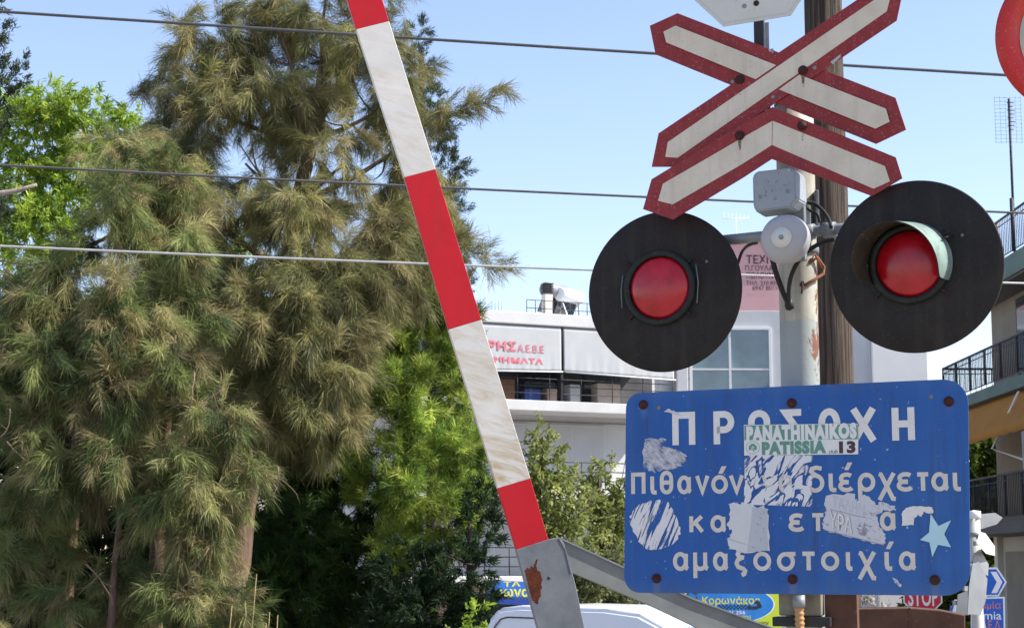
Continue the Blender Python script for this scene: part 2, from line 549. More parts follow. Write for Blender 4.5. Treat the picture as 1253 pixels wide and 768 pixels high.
def text_fit(fr, body, tl, br, z, mat, parent, bold=0.01, shear=0.0, name='lettering', base=None):
    """lettering that fills the box between two photo pixels, laid on plane fr at offset z"""
    me = text_mesh(body, bold, shear)
    co = np.zeros(len(me.vertices) * 3)
    me.vertices.foreach_get('co', co)
    co = co.reshape(-1, 3)
    x0, y1 = fr.uv(*tl, z); x1, y0 = fr.uv(*br, z)
    mn, mx = co.min(0), co.max(0)
    co[:, 0] = x0 + (co[:, 0] - mn[0]) / (mx[0] - mn[0]) * (x1 - x0)
    co[:, 1] = y0 + (co[:, 1] - mn[1]) / (mx[1] - mn[1]) * (y1 - y0)
    co[:, 2] = z
    me.vertices.foreach_set('co', co.ravel())
    me.materials.clear()
    me.materials.append(mat)
    me.name = name
    o = bpy.data.objects.new(name, me)
    COL.objects.link(o)
    o.parent = parent
    return o

# ------------------------------------------------------------------ the blue warning sign
BS = Frame(976, 595, 5.93, 25)
bolts_px = [(787.5, 495), (969, 493), (1161, 491), (803.5, 707), (970, 708), (1144, 709)]
def blue_mat():
    m, nt, b = new_mat('blue_sign_enamel')
    n = N(nt)
    v = n.obj()
    xyz = n.sep(v)
    col = n.mix(n.ramp(n.noise(v, 5, 6, 0.6), 0.3, 0.75), (0.009, 0.074, 0.285), (0.013, 0.092, 0.335))
    col = n.mix(n.math('MULTIPLY', n.ramp(n.noise(n.obj((9, .8, 1)), 1.4, 5), 0.5, 0.72), 0.30), col, (0.06, 0.17, 0.40))
    # paler weathered lower right part
    g = n.math('MULTIPLY_ADD', xyz[0], 0.5, 0.0)
    fade = n.ramp(n.math('ADD', n.noise(v, 3.5, 5), n.math('SUBTRACT', g, n.math('MULTIPLY', xyz[1], .35))), 0.5, 1.0)
    col = n.mix(n.math('MULTIPLY', fade, 0.35), col, (0.05, 0.15, 0.36))
    # fine dust grain and chips
    col = n.mix(n.math('MULTIPLY', n.ramp(n.noise(v, 260, 2), 0.45, 0.75), 0.25), col, (0.07, 0.16, 0.42))
    chip = n.ramp(n.noise(v, 55, 3, 0.5), 0.71, 0.725)
    col = n.mix(n.math('MULTIPLY', chip, 0.7), col, (0.5, 0.52, 0.56))
    scr = n.ramp(n.noise(n.obj((2.5, 40, 1), (0, 0, R(38))), 2.4, 3), 0.745, 0.76)
    col = n.mix(n.math('MULTIPLY', scr, 0.5), col, (0.35, 0.4, 0.5))
    grime = n.math('MULTIPLY', n.ramp(n.noise(n.obj((16, 1.1, 1)), 1.6, 6, .6), .46, .70), n.ramp(n.noise(v, 3.2, 3), .38, .62))
    col = n.mix(n.math('MULTIPLY', grime, .60), col, (.018, .045, .14))
    edge = n.ramp(n.math('ADD', n.math('ABSOLUTE', xyz[1]), n.math('MULTIPLY', n.noise(v, 9, 5), .09)), .345, .395)
    col = n.mix(n.math('MULTIPLY', edge, .35), col, (.07, .13, .25))
    chip2 = n.ramp(n.noise(v, 21, 6, .7), 0.715, 0.722)
    col = n.mix(n.math('MULTIPLY', chip2, .6), col, (.42, .46, .52))
    # run-down stains under each bolt
    for i, p in enumerate(bolts_px):
        x, y = BS.uv(*p)
        dx = n.math('ABSOLUTE', n.math('SUBTRACT', xyz[0], x))
        wx = n.ramp(n.math('ADD', dx, n.math('MULTIPLY', n.math('SUBTRACT', n.noise(v, 40, 2), .5), .008)), 0.004, 0.018, (1, 1, 1, 1), (0, 0, 0, 1))
        dy = n.math('SUBTRACT', y, xyz[1])
        ln = 0.055 if i < 3 else 0.08
        wy = n.math('MULTIPLY', n.math('GREATER_THAN', dy, 0), n.ramp(dy, 0.01, ln, (1, 1, 1, 1), (.0, .0, .0, 1)) if i < 3 else n.math('LESS_THAN', dy, 0.2))
        k = .35 if i < 3 else .6
        cc = (0.16, 0.24, 0.42) if i == 0 else (0.10, 0.14, 0.24)
        col = n.mix(n.math('MULTIPLY', n.math('MULTIPLY', wx, wy), k), col, cc)
    n.link(col, b.inputs['Base Color'])
    b.inputs['Roughness'].default_value = 0.42
    b.inputs['Specular IOR Level'].default_value = 0.25
    n.bump(n.noise(v, 7, 3), b, 0.06, 0.01)
    return m
M['blue'] = blue_mat()
M['letter'] = surf('aged_white_lettering', (0.60, 0.57, 0.52), (0.50, 0.47, 0.42), 0.5, 25, speck=(0.3, 0.27, 0.24), speck_scale=150, speck_amt=0.5)
M['letter_white'] = surf('white_lettering', (0.68, 0.67, 0.65), (0.60, 0.59, 0.56), 0.5, 25, speck=(0.4, 0.38, 0.36), speck_scale=150, speck_amt=0.4)

ws = thing('warning_sign', 'blue warning sign with white Greek lettering, peeling stickers and a pale star', 'sign', mw=BS.mat)
def rounded(fr, c, rads, n=7):
    """quad of four photo pixels (tl, tr, br, bl) with rounded corners"""
    P = [Vector(fr.uv(*p)) for p in c]
    out = []
    for i in range(4):
        a, p, q = P[i - 1], P[i], P[(i + 1) % 4]
        r = rads[i]
        s = p + (a - p).normalized() * r; e = p + (q - p).normalized() * r
        for k in range(n + 1):
            f = k / n
            out.append(tuple((s * (1 - f) ** 2 + p * 2 * f * (1 - f) * .82 + e * f ** 2) / ((1 - f) ** 2 + 2 * f * (1 - f) * .82 + f ** 2)))
    return out
b = MB()
b.prism(rounded(BS, [(766, 481), (1184.5, 462.5), (1187.5, 728.5), (763.5, 724.5)], [.055, .085, .085, .06]), -.003, 0, .0006)
b.build('panel', M['blue'], ws)
for yy in (.24, -.27):
    MB().box(-.5, .5, yy - .02, yy + .02, -.035, -.004, .003).build('back_rail', M['galv'], ws)
for p in bolts_px:
    x, y = BS.uv(*p)
    bolt(ws, x, y, .0005, .0122, .011)
for p in [(806, 498.5), (1139.5, 485)]:
    x, y = BS.uv(*p)
    bolt(ws, x, y, .0005, .006, .002, 'plugged_hole', 'galv_rust')

def line(text, boxes, base, hgt, w, mat, name, acc=()):
    """base(px), hgt(px): baseline and letter height in photo pixels"""
    k = 0
    for ch, (x0, x1) in zip(text, boxes):
        b = MB()
        xm = (x0 + x1) / 2
        X0, Y0 = BS.uv(x0, base(xm)); X1, _ = BS.uv(x1, base(xm)); _, Y1 = BS.uv(xm, base(xm) - hgt(xm))
        X0 += w / 2; X1 -= w / 2; Y0 += w / 2; Y1 -= w / 2
        for st in GL[ch]:
            closed = isinstance(st, tuple)
            pts = st[1] if closed else st
            ribbon(b, [(X0 + gx * (X1 - X0), Y0 + gy * (Y1 - Y0)) for gx, gy in pts], w, .0008 + .00012 * (k % 6), closed)
            k += 1
        b.build(name, mat, ws)
    for (ax, ay) in acc:      # accents: slanted wedges
        b = MB()
        q = [BS.uv(ax - 4, ay + 6), BS.uv(ax + 1.2, ay + 6.3), BS.uv(ax + 6, ay - 3), BS.uv(ax + .2, ay - 3)]
        b.prism(q, 0.0001, .0012)
        b.build('accent_mark', mat, ws)
line('ΠΡΟΣΩΧΗ', [(823, 851), (873.5, 899), (916, 943), (958, 984.5), (1002, 1029), (1041, 1073.5), (1092, 1120)],
     lambda x: 545.8 - (x - 837) * .0205, lambda x: 42 + (x - 837) * .006, .0225, M['letter_white'], 'heading_letter')
line('πιθανοννα', [(772.5, 790), (794.5, 805), (807.7, 824), (829, 847), (850.8, 868.5), (870.6, 891), (892.2, 911), (932, 950), (952.7, 970.5)],
     lambda x: 605 - (x - 780) * .011, lambda x: 23 + (x - 780) * .002, .0138, M['letter'], 'text_letter', [(883, 573)])
line('διερχεται', [(986.7, 1009), (1012.5, 1025), (1026, 1045.5), (1050, 1071.5), (1073.5, 1097), (1097.5, 1118.5), (1121.5, 1138), (1140, 1162), (1164.5, 1177.5)],
     lambda x: 602 - (x - 990) * .0075, lambda x: 23.7, .0138, M['letter'], 'text_letter', [(1037, 568.5)])
line('καετα', [(843.7, 862), (869.6, 889.5), (965, 985.5), (993, 1009.5), (1077, 1097.5)],
     lambda x: 651.4 - (x - 850) * .0098, lambda x: 21.2 + (x - 850) * .010, .0138, M['letter'], 'text_letter')
line('αμαξοστοιχια',
     [(823.7, 843.5), (848.5, 868), (872.7, 892), (899, 915), (922, 944), (951, 974.5), (981, 998.5), (1005, 1027.3), (1034, 1045), (1049, 1073), (1081, 1093.5), (1100.3, 1122)],
     lambda x: 698 - (x - 830) * .001, lambda x: 23.3 + (x - 830) * .002, .0140, M['letter'], 'text_letter', [(1088, 665)])

# stickers and torn paper
def paper_mat(name, col, mode='torn', rot=20, thr=(0.47, 0.56), sc=(9, 42)):
    m, nt, b = new_mat(name)
    n = N(nt)
    v = n.obj()
    c = n.mix(n.noise(v, 30, 5, .6), col, tuple(x * .84 for x in col))
    n.link(c, b.inputs['Base Color'])
    b.inputs['Roughness'].default_value = 0.75
    tr = nt.nodes.new('ShaderNodeBsdfTransparent')
    mx = nt.nodes.new('ShaderNodeMixShader')
    if mode == 'streak':
        f = n.noise(n.obj((sc[0], sc[1], 1), (0, 0, R(rot))), 1.25, 5, .55, .9)
        if mode == 'streak' and sc[1] < 40:            # thin scraped lines as well as open patches
            g = n.noise(n.obj((sc[0] * .7, sc[1] * .42, 1), (0, 0, R(rot + 14))), 1.5, 3, .5, 1.6)
            g = n.math('MULTIPLY', n.math('ABSOLUTE', n.math('SUBTRACT', g, .5)), 4.0)
            f = n.math('MINIMUM', n.math('ADD', f, .05), n.math('ADD', g, .30))
    else:
        f = n.math('ADD', n.math('MULTIPLY', n.noise(v, 14, 8, .7, .4), .6), n.math('MULTIPLY', n.noise(n.obj((1, 2.6, 1), (0, 0, R(35))), 42, 5, .6), .4))
    k = n.ramp(f, thr[0], thr[1], (1, 1, 1, 1), (0, 0, 0, 1) if mode == 'streak' else (.12, .12, .12, 1))
    n.link(k, mx.inputs[0])
    n.link(b.outputs[0], mx.inputs[1])
    n.link(tr.outputs[0], mx.inputs[2])
    n.link(mx.outputs[0], nt.nodes['Material Output'].inputs['Surface'])
    return m
M['paper_thin'] = paper_mat('torn_pale_paper', (0.56, 0.58, 0.63), thr=(.40, .56))
M['paper_streak'] = paper_mat('scraped_white_paper', (0.66, 0.67, 0.70), 'streak', -62, (.40, .46), (6, 22))
M['paper_oval'] = paper_mat('scratched_oval_paper', (0.66, 0.66, 0.68), 'streak', -66, (.455, .485), (6, 62))
M['paper_solid'] = paper_mat('white_paper', (0.66, 0.67, 0.69), thr=(.30, .40))
M['paper_grey'] = paper_mat('greyish_paper', (0.50, 0.53, 0.58), thr=(.34, .45))
M['paper_torn'] = paper_mat('worn_white_paper', (0.60, 0.61, 0.66), thr=(.36, .46))

def patch(pts, mat, z, name='torn_sticker', jag=0.0, sub=5, label=None, mesh_jag_seed=1):
    rr = random.Random(mesh_jag_seed)
    P = []
    for i in range(len(pts)):
        a, c = pts[i], pts[(i + 1) % len(pts)]
        for k in range(sub):
            f = k / sub
            P.append((a[0] + (c[0] - a[0]) * f + rr.uniform(-jag, jag), a[1] + (c[1] - a[1]) * f + rr.uniform(-jag, jag)))
    b = MB()
    b.prism(BS.poly(P), z - .0002, z)
    o = b.build(name, mat, ws)
    if label: o['label'] = label
    return o
Z1 = .0020
patch([(790, 536), (815, 537), (814, 546), (828, 550), (840, 557), (838, 568), (826, 573), (812, 575), (800, 578), (786, 570), (787, 552)], M['paper_thin'], Z1, jag=1.5, label='faint whitish rub mark of a removed sticker')
patch([(911, 556), (994, 557), (994, 619.5), (911, 617)], M['paper_streak'], Z1 + .0004, jag=.5, label='square white sticker scraped into blue streaks')
patch([(802 + 30 * math.cos(a) + 3 * math.sin(3 * a), 642 + 31 * math.sin(a)) for a in [i * math.pi / 9 for i in range(18)]], M['paper_oval'], Z1, jag=1.5, sub=3, label='oval white sticker scratched with diagonal lines')
patch([(893, 615), (914, 616), (938, 621), (942, 632), (940, 672), (914, 676), (893, 671), (890, 660), (895, 650), (889, 640), (894, 628)], M['paper_solid'], Z1, jag=2.2, label='white torn paper strip')
patch([(921, 620), (939, 622), (940, 673), (915, 675)], M['paper_grey'], Z1 + .0004, jag=.6)
patch([(1012, 605), (1045, 604), (1049, 613), (1055, 605), (1064, 608), (1072, 617), (1080, 613), (1096, 620), (1095, 624), (1080, 624), (1073, 630), (1076, 642), (1080, 648), (1085, 658), (1082, 667), (1050, 659), (1008, 647), (1007, 638), (1011, 625), (1009, 618)], M['paper_torn'], Z1, jag=1.7, label='torn white sticker with outlined letters')
patch([(1104, 642), (1104, 626), (1109, 621), (1118, 619), (1141, 620), (1142, 627), (1137, 628), (1131, 626), (1127, 632), (1123, 629), (1119, 634), (1118, 642)], M['letter_white'], Z1, jag=.8, label='white corner remnant of a sticker')
patch([(1092, 706), (1097, 708), (1104, 716), (1102, 718), (1096, 714)], M['paper_torn'], Z1, jag=.5)
patch([(813, 503), (818, 500), (826, 503), (836, 509), (828, 507)], M['paper_torn'], Z1, jag=.6)
star = [(1139, 628), (1148.5, 643), (1164, 636), (1155.5, 653), (1164, 669), (1148, 666), (1141, 681), (1137.5, 663), (1126, 660), (1137, 651)]
M['star'] = surf('pale_blue_sticker', (0.42, 0.62, 0.68), (0.38, 0.58, 0.64), .5, 20)
patch(star, M['star'], Z1 + .0005, 'star_sticker', label='pale blue five-pointed star sticker', sub=1)
# ghost lettering on the torn sticker
M['ghost'] = surf('grey_print', (0.20, 0.21, 0.25), (0.30, .31, .34), .7, 60)
def skew_text(body, p0, p1, h, z, mat, bold=0.0, parent=None, name='lettering', shear=0):
    """lettering along a slanted baseline p0 -> p1 (photo pixels), height h px"""
    par = parent or ws
    me = text_mesh(body, bold, shear)
    co = np.zeros(len(me.vertices) * 3); me.vertices.foreach_get('co', co); co = co.reshape(-1, 3)
    A = np.array(BS.uv(*p0)); B = np.array(BS.uv(*p1)); U = np.array(BS.uv(p0[0], p0[1] - h)) - A
    mn, mx = co.min(0), co.max(0)
    fx = (co[:, 0] - mn[0]) / (mx[0] - mn[0]); fy = (co[:, 1] - mn[1]) / (mx[1] - mn[1])
    out = A + np.outer(fx, B - A) + np.outer(fy, U)
    co[:, :2] = out; co[:, 2] = z
    me.vertices.foreach_set('co', co.ravel()); me.materials.clear(); me.materials.append(mat); me.name = name
    o = bpy.data.objects.new(name, me); COL.objects.link(o); o.parent = par
    return o
skew_text('ΥΡΑ', (1016, 645), (1044, 653), 21, Z1 + .0004, M['ghost'], .012)
skew_text('ΥΡΑ', (1015, 644.4), (1043, 652.4), 20, Z1 + .0008, M['letter_white'], .010)
skew_text('ΤΑΛΗΝ', (1019, 620), (1058, 631), 14, Z1 + .0004, M['paper_grey'], .0)
b = MB()
for i in range(26):
    a = rnd.uniform(0, 6.28); r = rnd.uniform(1, 9); x, y = 1057 + r * math.cos(a) * .9, 648 + r * math.sin(a)
    p = BS.poly([(x, y), (x + rnd.uniform(-3, 3), y + rnd.uniform(-4, 4)), (x + rnd.uniform(-4, 4), y + rnd.uniform(-3, 3))])
    ribbon(b, p, .0022, Z1 + .0005 + i * .00002, z0=Z1)
b.build('sketch_print', M['ghost'], ws)
b = MB()
ribbon(b, BS.poly([(1016, 623), (1030, 626), (1050, 631), (1060, 633)]), .002, Z1 + .0006, z0=Z1)
ribbon(b, BS.poly([(1008, 647.5), (1045, 657), (1082, 666.5)]), .0025, Z1 + .0006, z0=Z1)
b.build('printed_line', M['ghost'], ws)
# the two-row supporter sticker
M['st_green'] = surf('faded_green_print', (0.10, 0.24, 0.19), (0.13, 0.28, 0.22), .5, 30)
M['st_white'] = surf('sticker_white', (0.66, 0.67, 0.66), (0.58, 0.6, 0.6), .45, 20)
M['st_black'] = surf('sticker_black', (0.07, 0.045, 0.055), (0.05, 0.03, 0.04), .5, 30)
Z2 = .0032
st = MB().prism(BS.poly([(910.5, 519.5), (1050.5, 518), (1050.5, 555.5), (911, 557)]), Z2 - .0003, Z2).build('supporter_sticker', M['st_white'], ws)
st['label'] = 'white and green sticker over the heading'
MB().prism(BS.poly([(911.2, 520.3), (1050, 518.8), (1050, 537.2), (911.2, 538.3)]), Z2 + .0001, Z2 + .0003).build('green_band', M['st_green'], st)
text_fit(BS, 'PANATHINAIKOS', (913, 521), (1048.5, 536.2), Z2 + .0006, M['st_white'], st, .075)
text_fit(BS, 'PATISSIA', (932, 540.3), (1011, 554.4), Z2 + .0006, M['st_green'], st, .07)
text_fit(BS, '13', (1026.5, 539.5), (1047, 554), Z2 + .0006, M['st_black'], st, .06)
text_fit(BS, 'club', (1014, 549.5), (1025, 554.3), Z2 + .0006, M['st_black'], st, .0, .2)
b = MB()
cx, cy = 921.5, 547.3
ribbon(b, [BS.uv(cx + 8.2 * math.cos(i * .2094), cy + 7.6 * math.sin(i * .2094)) for i in range(30)], .0011, Z2 + .0006, True, z0=Z2)
for dx, dy in ((0, -3.0), (-3.2, .6), (3.2, .6)):
    for k in (-1, 1):
        ex, ey = (dx + (k * 1.1 if dx == 0 else 0), dy + (0 if dx == 0 else k * 1.1 - .3))
        b.prism([BS.uv(cx + ex + 1.9 * math.cos(i * .524), cy + ey + 1.8 * math.sin(i * .524)) for i in range(12)], Z2 + .0001, Z2 + .0005 + .0001 * k + (.00005 if dx < 0 else 0.0) + (.00012 if dx > 0 else 0))
ribbon(b, BS.poly([(cx, cy), (cx + .5, cy + 3), (cx + 1.6, cy + 5.2)]), .003, Z2 + .0009, z0=Z2)
b.build('shamrock_emblem', M['st_green'], st)

# ------------------------------------------------------------------ the crossbuck and the chevron under it
def dirt_halo(parent, x, y, z, w, l, seed, mat):
    rr2 = random.Random(seed)
    pts = []
    for k in range(9):
        f = k / 8
        pts.append((x - w * (1 - f * .75) * rr2.uniform(.75, 1.1), y - l * f))
    for k in range(9):
        f = 1 - k / 8
        pts.append((x + w * (1 - f * .75) * rr2.uniform(.75, 1.1), y - l * f))
    MB().prism(pts, z, z + .0003).build('rust_run', mat, parent)
M['rust_run'] = paper_mat('thin_rust_run', (.20, .12, .085), thr=(.46, .60))
XF = Frame(951, 95, 5.93, 25)
xs = thing('level_crossing_cross', 'red bordered white saltire cross sign at the top of the pole', 'sign', mw=XF.mat)
A_out = [(794, 31), (828, 15.5), (1095, 119), (1108, 158), (1071, 175.5), (801, 66)]
B_out = [(805.5, 163), (1069, -14), (1105, -13), (1097, 25), (833, 204), (797, 204)]
MB().prism(XF.poly(A_out), -.012, -.008, .0005).build('cross_board', M['sign_red'], xs)
MB().prism(XF.poly(B_out), -.006, -.002, .0005).build('cross_board', M['sign_red'], xs)
B_in = [(817, 174), (1074, -3), (1089, -2), (1085, 14), (829, 193), (814, 192)]
MB().prism(XF.poly(B_in), -.0019, -.0006).build('white_stripe', M['sign_white'], xs)
MB().prism(XF.poly([(811.6, 39), (826.5, 31.5), (949.5, 79.8), (924.5, 97), (815, 52)]), -.0019, -.0008).build('white_stripe', M['sign_white'], xs)
MB().prism(XF.poly([(978, 91.5), (1084, 133), (1088.5, 149), (1071, 157.5), (953, 109.5)]), -.0019, -.0008).build('white_stripe', M['sign_white'], xs)
for p in ((905.4, 97.5), (982.4, 86.3)):
    bolt(xs, *XF.uv(*p), -.0015, .0125, .012)
for i, p in enumerate(((905.4, 99), (982.4, 88))):
    dirt_halo(xs, *XF.uv(*p), -.0005, .009, .05, i, M['rust_run'])
for p in ((896, 100), (996.5, 83), (945, 61.5), (945.5, 118.5)):
    bolt(xs, *XF.uv(*p), -.0019, .005, .003, 'rivet', 'galv')
MB().box(-.11, .13, -.02, .02, -.055, -.0125, .003).build('back_bracket', M['galv'], xs)
M['scuff'] = surf('scraped_bare_metal', (0.42, 0.44, 0.46), (0.3, .31, .33), .5, 60)
for q in ([(1016, 76), (1028, 66.5), (1029, 69), (1019, 79)], [(940, 60), (946, 61), (946, 65), (941, 63)]):
    MB().prism(XF.poly(q), -.0018, -.0012).build('paint_scrape', M['scuff'], xs)

CF = Frame(945, 190, 5.90, 25)
cs = thing('chevron_sign', 'red bordered white chevron plate bolted below the saltire cross', 'sign', mw=CF.mat)
C_out = [(793, 217), (908, 152), (945.5, 131), (1096, 192.5), (1104, 218), (1067, 240), (944, 194.5), (908, 218), (820, 267), (782, 253.5)]
C_in = [(807.6, 223), (908, 169), (945.5, 148), (1083, 203.5), (1089, 222), (1069, 231), (944.7, 177.5), (908, 201), (820, 248.5), (801.4, 243.6)]
def bent(pts, z0, z1, mat, name):
    """the left arm is bent a little backwards about a vertical line"""
    ub = CF.uv(908, 190)[0]
    P = CF.poly(pts)
    b = MB()
    L = [P[i] for i in (0, 1, 7, 8, 9)]; Rr = [P[i] for i in (1, 2, 3, 4, 5, 6, 7)]
    b.prism(Rr, z0, z1)
    b.prism(L, z0, z1)
    for v in b.bm.verts:
        if v.co.x < ub - 1e-6:
            v.co.z -= (ub - v.co.x) * .10
    bmesh.ops.remove_doubles(b.bm, verts=b.bm.verts[:], dist=.0002)
    return b.build(name, mat, cs)
bent(C_out, -.004, 0, M['sign_red'], 'chevron_board')
bent(C_in, .0004, .0012, M['sign_white'], 'white_stripe')
for p in ((905.4, 166), (982, 154)):
    bolt(cs, *CF.uv(*p), .0008, .0125, .012)
for i, p in enumerate(((905.4, 168), (982, 156))):
    dirt_halo(cs, *CF.uv(*p), .0014, .008, .045, i + 5, M['rust_run'])
MB().box(-.10, .12, .0, .035, -.06, -.005, .003).build('back_bracket', M['galv'], cs)
ribbonb = MB(); ribbon(ribbonb, CF.poly([(945.2, 148), (944.8, 177.5)]), .0016, .0016, z0=.001); ribbonb.build('fold_line', M['sign_red'], cs)

# octagonal plate seen from behind at the very top, on a flat dark bar
OF = Frame(915, 10, 6.0, 18)
oc = thing('octagonal_sign', 'whitish back of an octagonal traffic sign at the top edge, on a dark bar', 'sign', mw=OF.mat)
ow = OF.uv(983, 5)[0] - OF.uv(840, 5)[0]
octp = OF.poly([(836, -12), (885, 33), (968, 19.5), (998, -26)])
ctr = Vector(OF.uv(914, -62)); 
oct_all = octp + [tuple(2 * ctr - Vector(p)) for p in octp]
M['octo'] = surf('off_white_plate', (0.56, 0.57, 0.54), (0.49, 0.50, 0.46), .45, 4, speck=(0.35, .34, .3), speck_scale=60, speck_amt=.3)
MB().prism(oct_all, -.002, .002, .0006).build('plate', M['octo'], oc)
inner = [tuple(ctr + (Vector(p) - ctr) * .955) for p in oct_all]
b = MB(); ribbon(b, inner, .002, .003, True, z0=.002); b.build('pressed_rim', surf('plate_edge', (.55, .57, .55), None, .5), oc)
bolt(oc, *OF.uv(925.5, 4.5), .002, .0075, .006)
bolt(oc, *OF.uv(911, 8), .002, .006, .003, 'rivet', 'galv')
xb0, yb0 = OF.uv(922, 170); xb1, yb1 = OF.uv(941, 8)
b = MB(); b.box(OF.uv(922.5, 60)[0], OF.uv(934.5, 60)[0], yb0, yb1 + .1, -.03, -.003, .002); b.build('mounting_bar', M['dark_metal'], oc)
b = MB(); b.box(OF.uv(935.5, 60)[0], OF.uv(940.5, 60)[0], yb0, OF.uv(940, 26)[1], -.02, -.014); b.build('bar_flange', M['galv'], oc)

# ------------------------------------------------------------------ the two red lamps
def lamp(px, py, Y, yaw, rad_px, lens_px, lens_r, label, visor):
    fr = Frame(px, py, Y, yaw)
    t = thing('signal_lamp', label, 'signal lamp', mw=fr.mat, group='red lamps of the level crossing signal')
    Rb = rad_px * mpp(Y) * 1.01
    b = MB(); b.lathe([(0, -.012), (Rb - .003, -.012), (Rb, -.009), (Rb, -.002), (Rb - .003, 0), (Rb * .5, .001), (0, .001)], 96)
    b.build('backboard', M['black_board'], t)
    lx, ly = fr.uv(*lens_px)
    lr = lens_r * mpp(Y)
    b = MB(); b.lathe([(0, -.16), (lr * .8, -.16), (lr * 1.15, -.12), (lr * 1.2, -.013)], 40, origin=(lx, ly, 0)); b.build('lamp_housing', M['housing_green'], t)
    b = MB(); b.lathe([(lr * 1.26, .001), (lr * 1.26, .016), (lr * 1.22, .022), (lr * 1.10, .022), (lr * 1.05, .017), (lr * 1.05, .004)], 64, origin=(lx, ly, .001)); b.build('rim', M['housing_green'], t)
    prof = [(lr * 1.06, .004)] + [(lr * 1.04 * math.cos(R(a)), .006 + lr * .30 * math.sin(R(a))) for a in range(0, 90, 9)] + [(0, .006 + lr * .30)]
    b = MB(); b.lathe(prof, 64)
    ln = b.build('lens', M['lens'], t)
    ln.location = (lx, ly, 0)
    for a in (38, 142, 222, 318):
        x, y = lx + lr * 1.48 * math.cos(R(a)), ly + lr * 1.48 * math.sin(R(a))
        bolt(t, x, y, .0012, .006, .006)
        b = MB(); b.tube([(lx + lr * 1.22 * math.cos(R(a)), ly + lr * 1.22 * math.sin(R(a)), .012), (x, y, .006)], .004, 8); b.build('bracket_lug', M['housing_green'], t)
    bolt(t, lx + lr * 1.62, ly + lr * .78, .0012, .004, .004, 'bolt', 'galv_rust')
    if visor:
        va = R(-26), R(206)
        ro, ri = lr * 1.31, lr * 1.275
        seg = 60
        rows = []
        for k in range(seg + 1):
            f = k / seg
            rows.append((va[0] + (va[1] - va[0]) * f, .028 + .142 * math.sin(f * math.pi) ** .30))
        def rg(b, r, z0, full): return [b.bm.verts.new((lx + r * math.cos(a) - (.17 * d if full else 0), ly + r * math.sin(a) - (.13 * d if full else 0), d if full else z0)) for a, d in rows]   # the hood droops a little
        b = MB()
        o0, o1 = rg(b, ro, .004, False), rg(b, ro, 0, True)
        for k in range(seg):
            for (p, q) in ((o0, o1),):
                f = b.bm.faces.new((p[k], p[k + 1], q[k + 1], q[k])); f.smooth = True
        b.build('visor', M['visor'], t)
        b = MB()
        i0, i1, o2 = rg(b, ri - .0004, .004, False), rg(b, ri - .0004, 0, True), rg(b, ro - .0004, 0, True)
        for k in range(seg):
            f = b.bm.faces.new((i0[k], i0[k + 1], i1[k + 1], i1[k])); f.smooth = True
            b.bm.faces.new((i1[k], i1[k + 1], o2[k + 1], o2[k]))
        b.build('visor_lining', M['visor_in'], t)
        for a in (30, 150):
            b = MB(); x, y = lx + ro * math.cos(R(a)), ly + ro * math.sin(R(a))
            b.tube([(x * 1.0, y, .05), (lx + ro * 1.2 * math.cos(R(a)), ly + ro * 1.2 * math.sin(R(a)), .004)], .004, 6); b.build('visor_stay', M['housing_green'], t)
    else:
        for q in ([(lx - lr * 1.30, ly + lr * .5, .012), (lx - lr * 1.36, ly, .014), (lx - lr * 1.34, ly - lr * .6, .012)], [(lx + lr * 1.28, ly + lr * .7, .012), (lx + lr * 1.36, ly + lr * .1, .014), (lx + lr * 1.30, ly - lr * .6, .012)]):
            MB().tube(q, .0022, 6).build('wire_clip', M['galv_rust'], t)   # left where a visor used to sit
    return t
lamp(812, 356, DL, 25, 99.5, (808.5, 352.5), 37.3, 'round black signal lamp without a hood, left of the bell', False)
lamp(1120, 325.5, DR, 25, 107, (1114, 323), 40, 'round black signal lamp with a green hood over its red lens', True)

# ------------------------------------------------------------------ the bell
BF = Frame(957, 270, 5.90, 25)
bl = thing('crossing_bell', 'grey warning bell with a round pale gong between the two red lamps', 'bell', mw=BF.mat)
P = BF.poly([(926, 219), (931, 213), (972, 208.5), (980, 214), (982, 247), (974, 258), (931, 263), (927, 256)])
b = MB()
t_ = bmesh.new()
front = [t_.verts.new((x * .93 , y * .95 + .003, .060)) for x, y in P]
mid_ = [t_.verts.new((x, y, .045)) for x, y in P]
back = [t_.verts.new((x * 1.02, y * 1.02, -.05)) for x, y in P]
n_ = len(P)
for a, c in ((front, mid_), (mid_, back)):
    for k in range(n_):
        t_.faces.new((a[k], a[(k + 1) % n_], c[(k + 1) % n_], c[k]))
t_.faces.new(front); t_.faces.new(back[::-1])
bmesh.ops.recalc_face_normals(t_, faces=t_.faces[:])
bmesh.ops.bevel(t_, geom=t_.edges[:], offset=.004, segments=2, affect='EDGES')
b._merge(t_)
b.build('bell_housing', M['bell_box'], bl)
for p in ((930.5, 241), (964, 234)):
    x, y = BF.uv(*p, .06); bolt(bl, x, y, .0595, .0048, .004, 'screw', 'galv')
gx, gy = BF.uv(957.5, 291, .075)
gr = 31.2 * mpp(5.84)
b = MB(); b.lathe([(gr * .93, -.002), (gr, .0), (gr * 1.0, .012), (gr * .975, .026), (gr * .9, .040), (gr * .76, .050), (gr * .5, .056), (0, .058)], 64, origin=(gx, gy, .03)); b.build('gong', M['gong'], bl)
b = MB(); b.lathe([(0, 0), (gr * .42, 0), (gr * .42, .0016), (0, .0024)], 40, origin=(gx, gy, .0872)); b.build('gong_label', M['octo'], bl)
b = MB(); b.lathe([(0, .01), (.005, .01), (.0085, .006), (.0085, 0)], 6, origin=(gx, gy, .0885), smooth=False); b.build('gong_nut', M['galv'], bl)
b = MB(); b.box(gx - .03, gx + .045, gy - .06, gy + .16, -.06, -.03, .004); b.build('mounting_plate', M['galv_rust'], bl)

